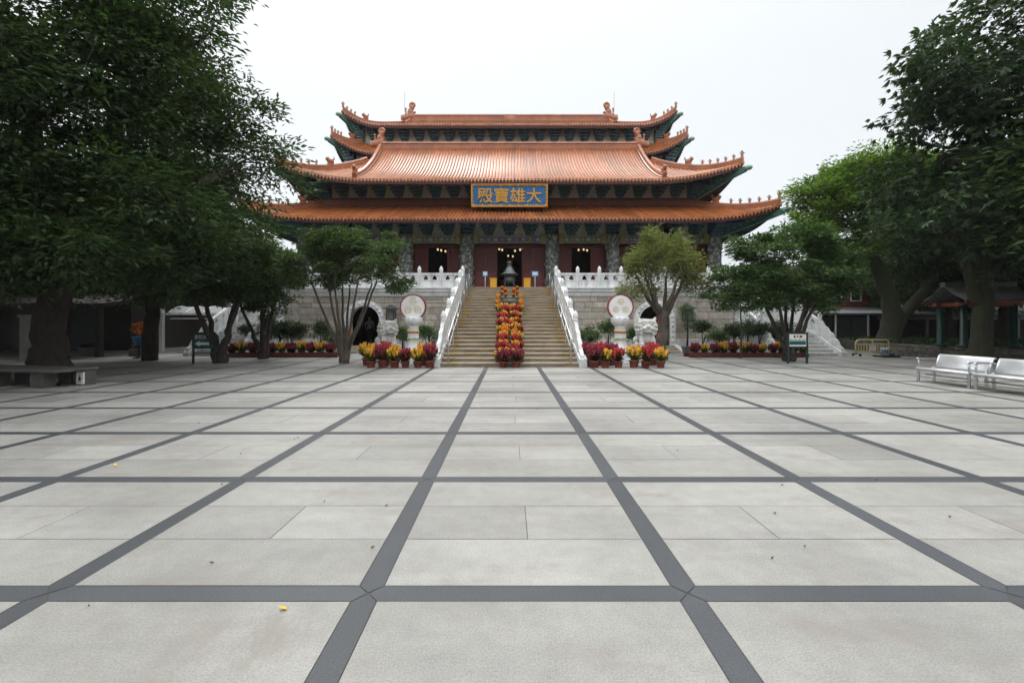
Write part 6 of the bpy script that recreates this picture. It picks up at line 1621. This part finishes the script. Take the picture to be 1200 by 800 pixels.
# overcast: cloud turns the clear sky's light to an even grey-white, brighter overhead
bw = N(nt, 'ShaderNodeRGBToBW'); nt.links.new(sky.outputs[0], bw.inputs[0])
tc = N(nt, 'ShaderNodeTexCoord'); sp = N(nt, 'ShaderNodeSeparateXYZ'); nt.links.new(tc.outputs['Generated'], sp.inputs[0])
def mul(a, b, op='MULTIPLY'):
    n = N(nt, 'ShaderNodeMath'); n.operation = op
    for i, x in ((0, a), (1, b)):
        if hasattr(x, 'is_output'): nt.links.new(x, n.inputs[i])
        else: n.inputs[i].default_value = x
    return n.outputs[0]
zc = mul(sp.outputs['Z'], 0.0, 'MAXIMUM')
cie = mul(mul(mul(zc, mul(zc, zc)), 15.5), 4.4, 'ADD')
side = N(nt, 'ShaderNodeMapRange'); nt.links.new(sp.outputs['X'], side.inputs['Value'])
side.inputs['From Min'].default_value = -.7; side.inputs['From Max'].default_value = .7
side.inputs['To Min'].default_value = 1.08; side.inputs['To Max'].default_value = .80
cl = N(nt, 'ShaderNodeTexNoise'); cl.inputs['Scale'].default_value = 2.2; cl.inputs['Detail'].default_value = 5
nt.links.new(tc.outputs['Generated'], cl.inputs['Vector'])
clr = N(nt, 'ShaderNodeMapRange'); nt.links.new(cl.outputs['Fac'], clr.inputs['Value'])
clr.inputs['From Min'].default_value = .3; clr.inputs['From Max'].default_value = .7; clr.inputs['To Min'].default_value = .96; clr.inputs['To Max'].default_value = 1.04
def mul(a, b, op='MULTIPLY'):
    n = N(nt, 'ShaderNodeMath'); n.operation = op
    for i, x in ((0, a), (1, b)):
        if hasattr(x, 'is_output'): nt.links.new(x, n.inputs[i])
        else: n.inputs[i].default_value = x
    return n.outputs[0]
val = mul(mul(cie, side.outputs[0]), clr.outputs[0])
back = N(nt, 'ShaderNodeMapRange'); nt.links.new(sp.outputs['Y'], back.inputs['Value'])      # sky boosted high behind the camera, added to light the facade; dimmed low down
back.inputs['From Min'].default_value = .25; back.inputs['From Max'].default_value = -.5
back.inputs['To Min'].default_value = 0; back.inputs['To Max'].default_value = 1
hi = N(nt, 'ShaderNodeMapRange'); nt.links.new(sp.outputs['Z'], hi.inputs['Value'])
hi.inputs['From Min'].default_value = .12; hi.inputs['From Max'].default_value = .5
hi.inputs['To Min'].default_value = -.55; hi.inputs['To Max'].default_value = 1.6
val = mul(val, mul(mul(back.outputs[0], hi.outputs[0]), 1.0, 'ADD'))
val = mul(val, mul(bw.outputs[0], .02), 'ADD')
cc = N(nt, 'ShaderNodeMix'); cc.data_type = 'RGBA'; cc.blend_type = 'MULTIPLY'; cc.inputs[0].default_value = 1
cmb = N(nt, 'ShaderNodeCombineColor')
for k in range(3): nt.links.new(val, cmb.inputs[k])
nt.links.new(cmb.outputs[0], cc.inputs[6]); cc.inputs[7].default_value = (.972, .99, 1.0, 1)
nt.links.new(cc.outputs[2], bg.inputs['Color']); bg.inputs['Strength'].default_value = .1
sl = bpy.data.lights.new('sun', 'SUN'); sl.energy = 1.5; sl.angle = R(22); sl.color = (1, .97, .92)
so = bpy.data.objects.new('sun', sl); COL.objects.link(so)
so.rotation_euler = (R(90)-SUN_EL, 0, -SUN_AZ+PI) if False else (0, 0, 0)
dv = Vector((math.sin(SUN_AZ)*math.cos(SUN_EL), math.cos(SUN_AZ)*math.cos(SUN_EL), math.sin(SUN_EL)))
so.rotation_euler = dv.to_track_quat('Z', 'Y').to_euler()
vs = scene.view_settings; vs.view_transform = 'Standard'; vs.look = 'None'; vs.gamma = 1; vs.exposure = .38; vs.use_curve_mapping = False
scene.render.engine = 'CYCLES'
scene.cycles.use_denoising = True
scene.cycles.max_bounces = 8; scene.cycles.volume_bounces = 3; scene.cycles.volume_max_steps = 32; scene.cycles.diffuse_bounces = 3; scene.cycles.transparent_max_bounces = 4
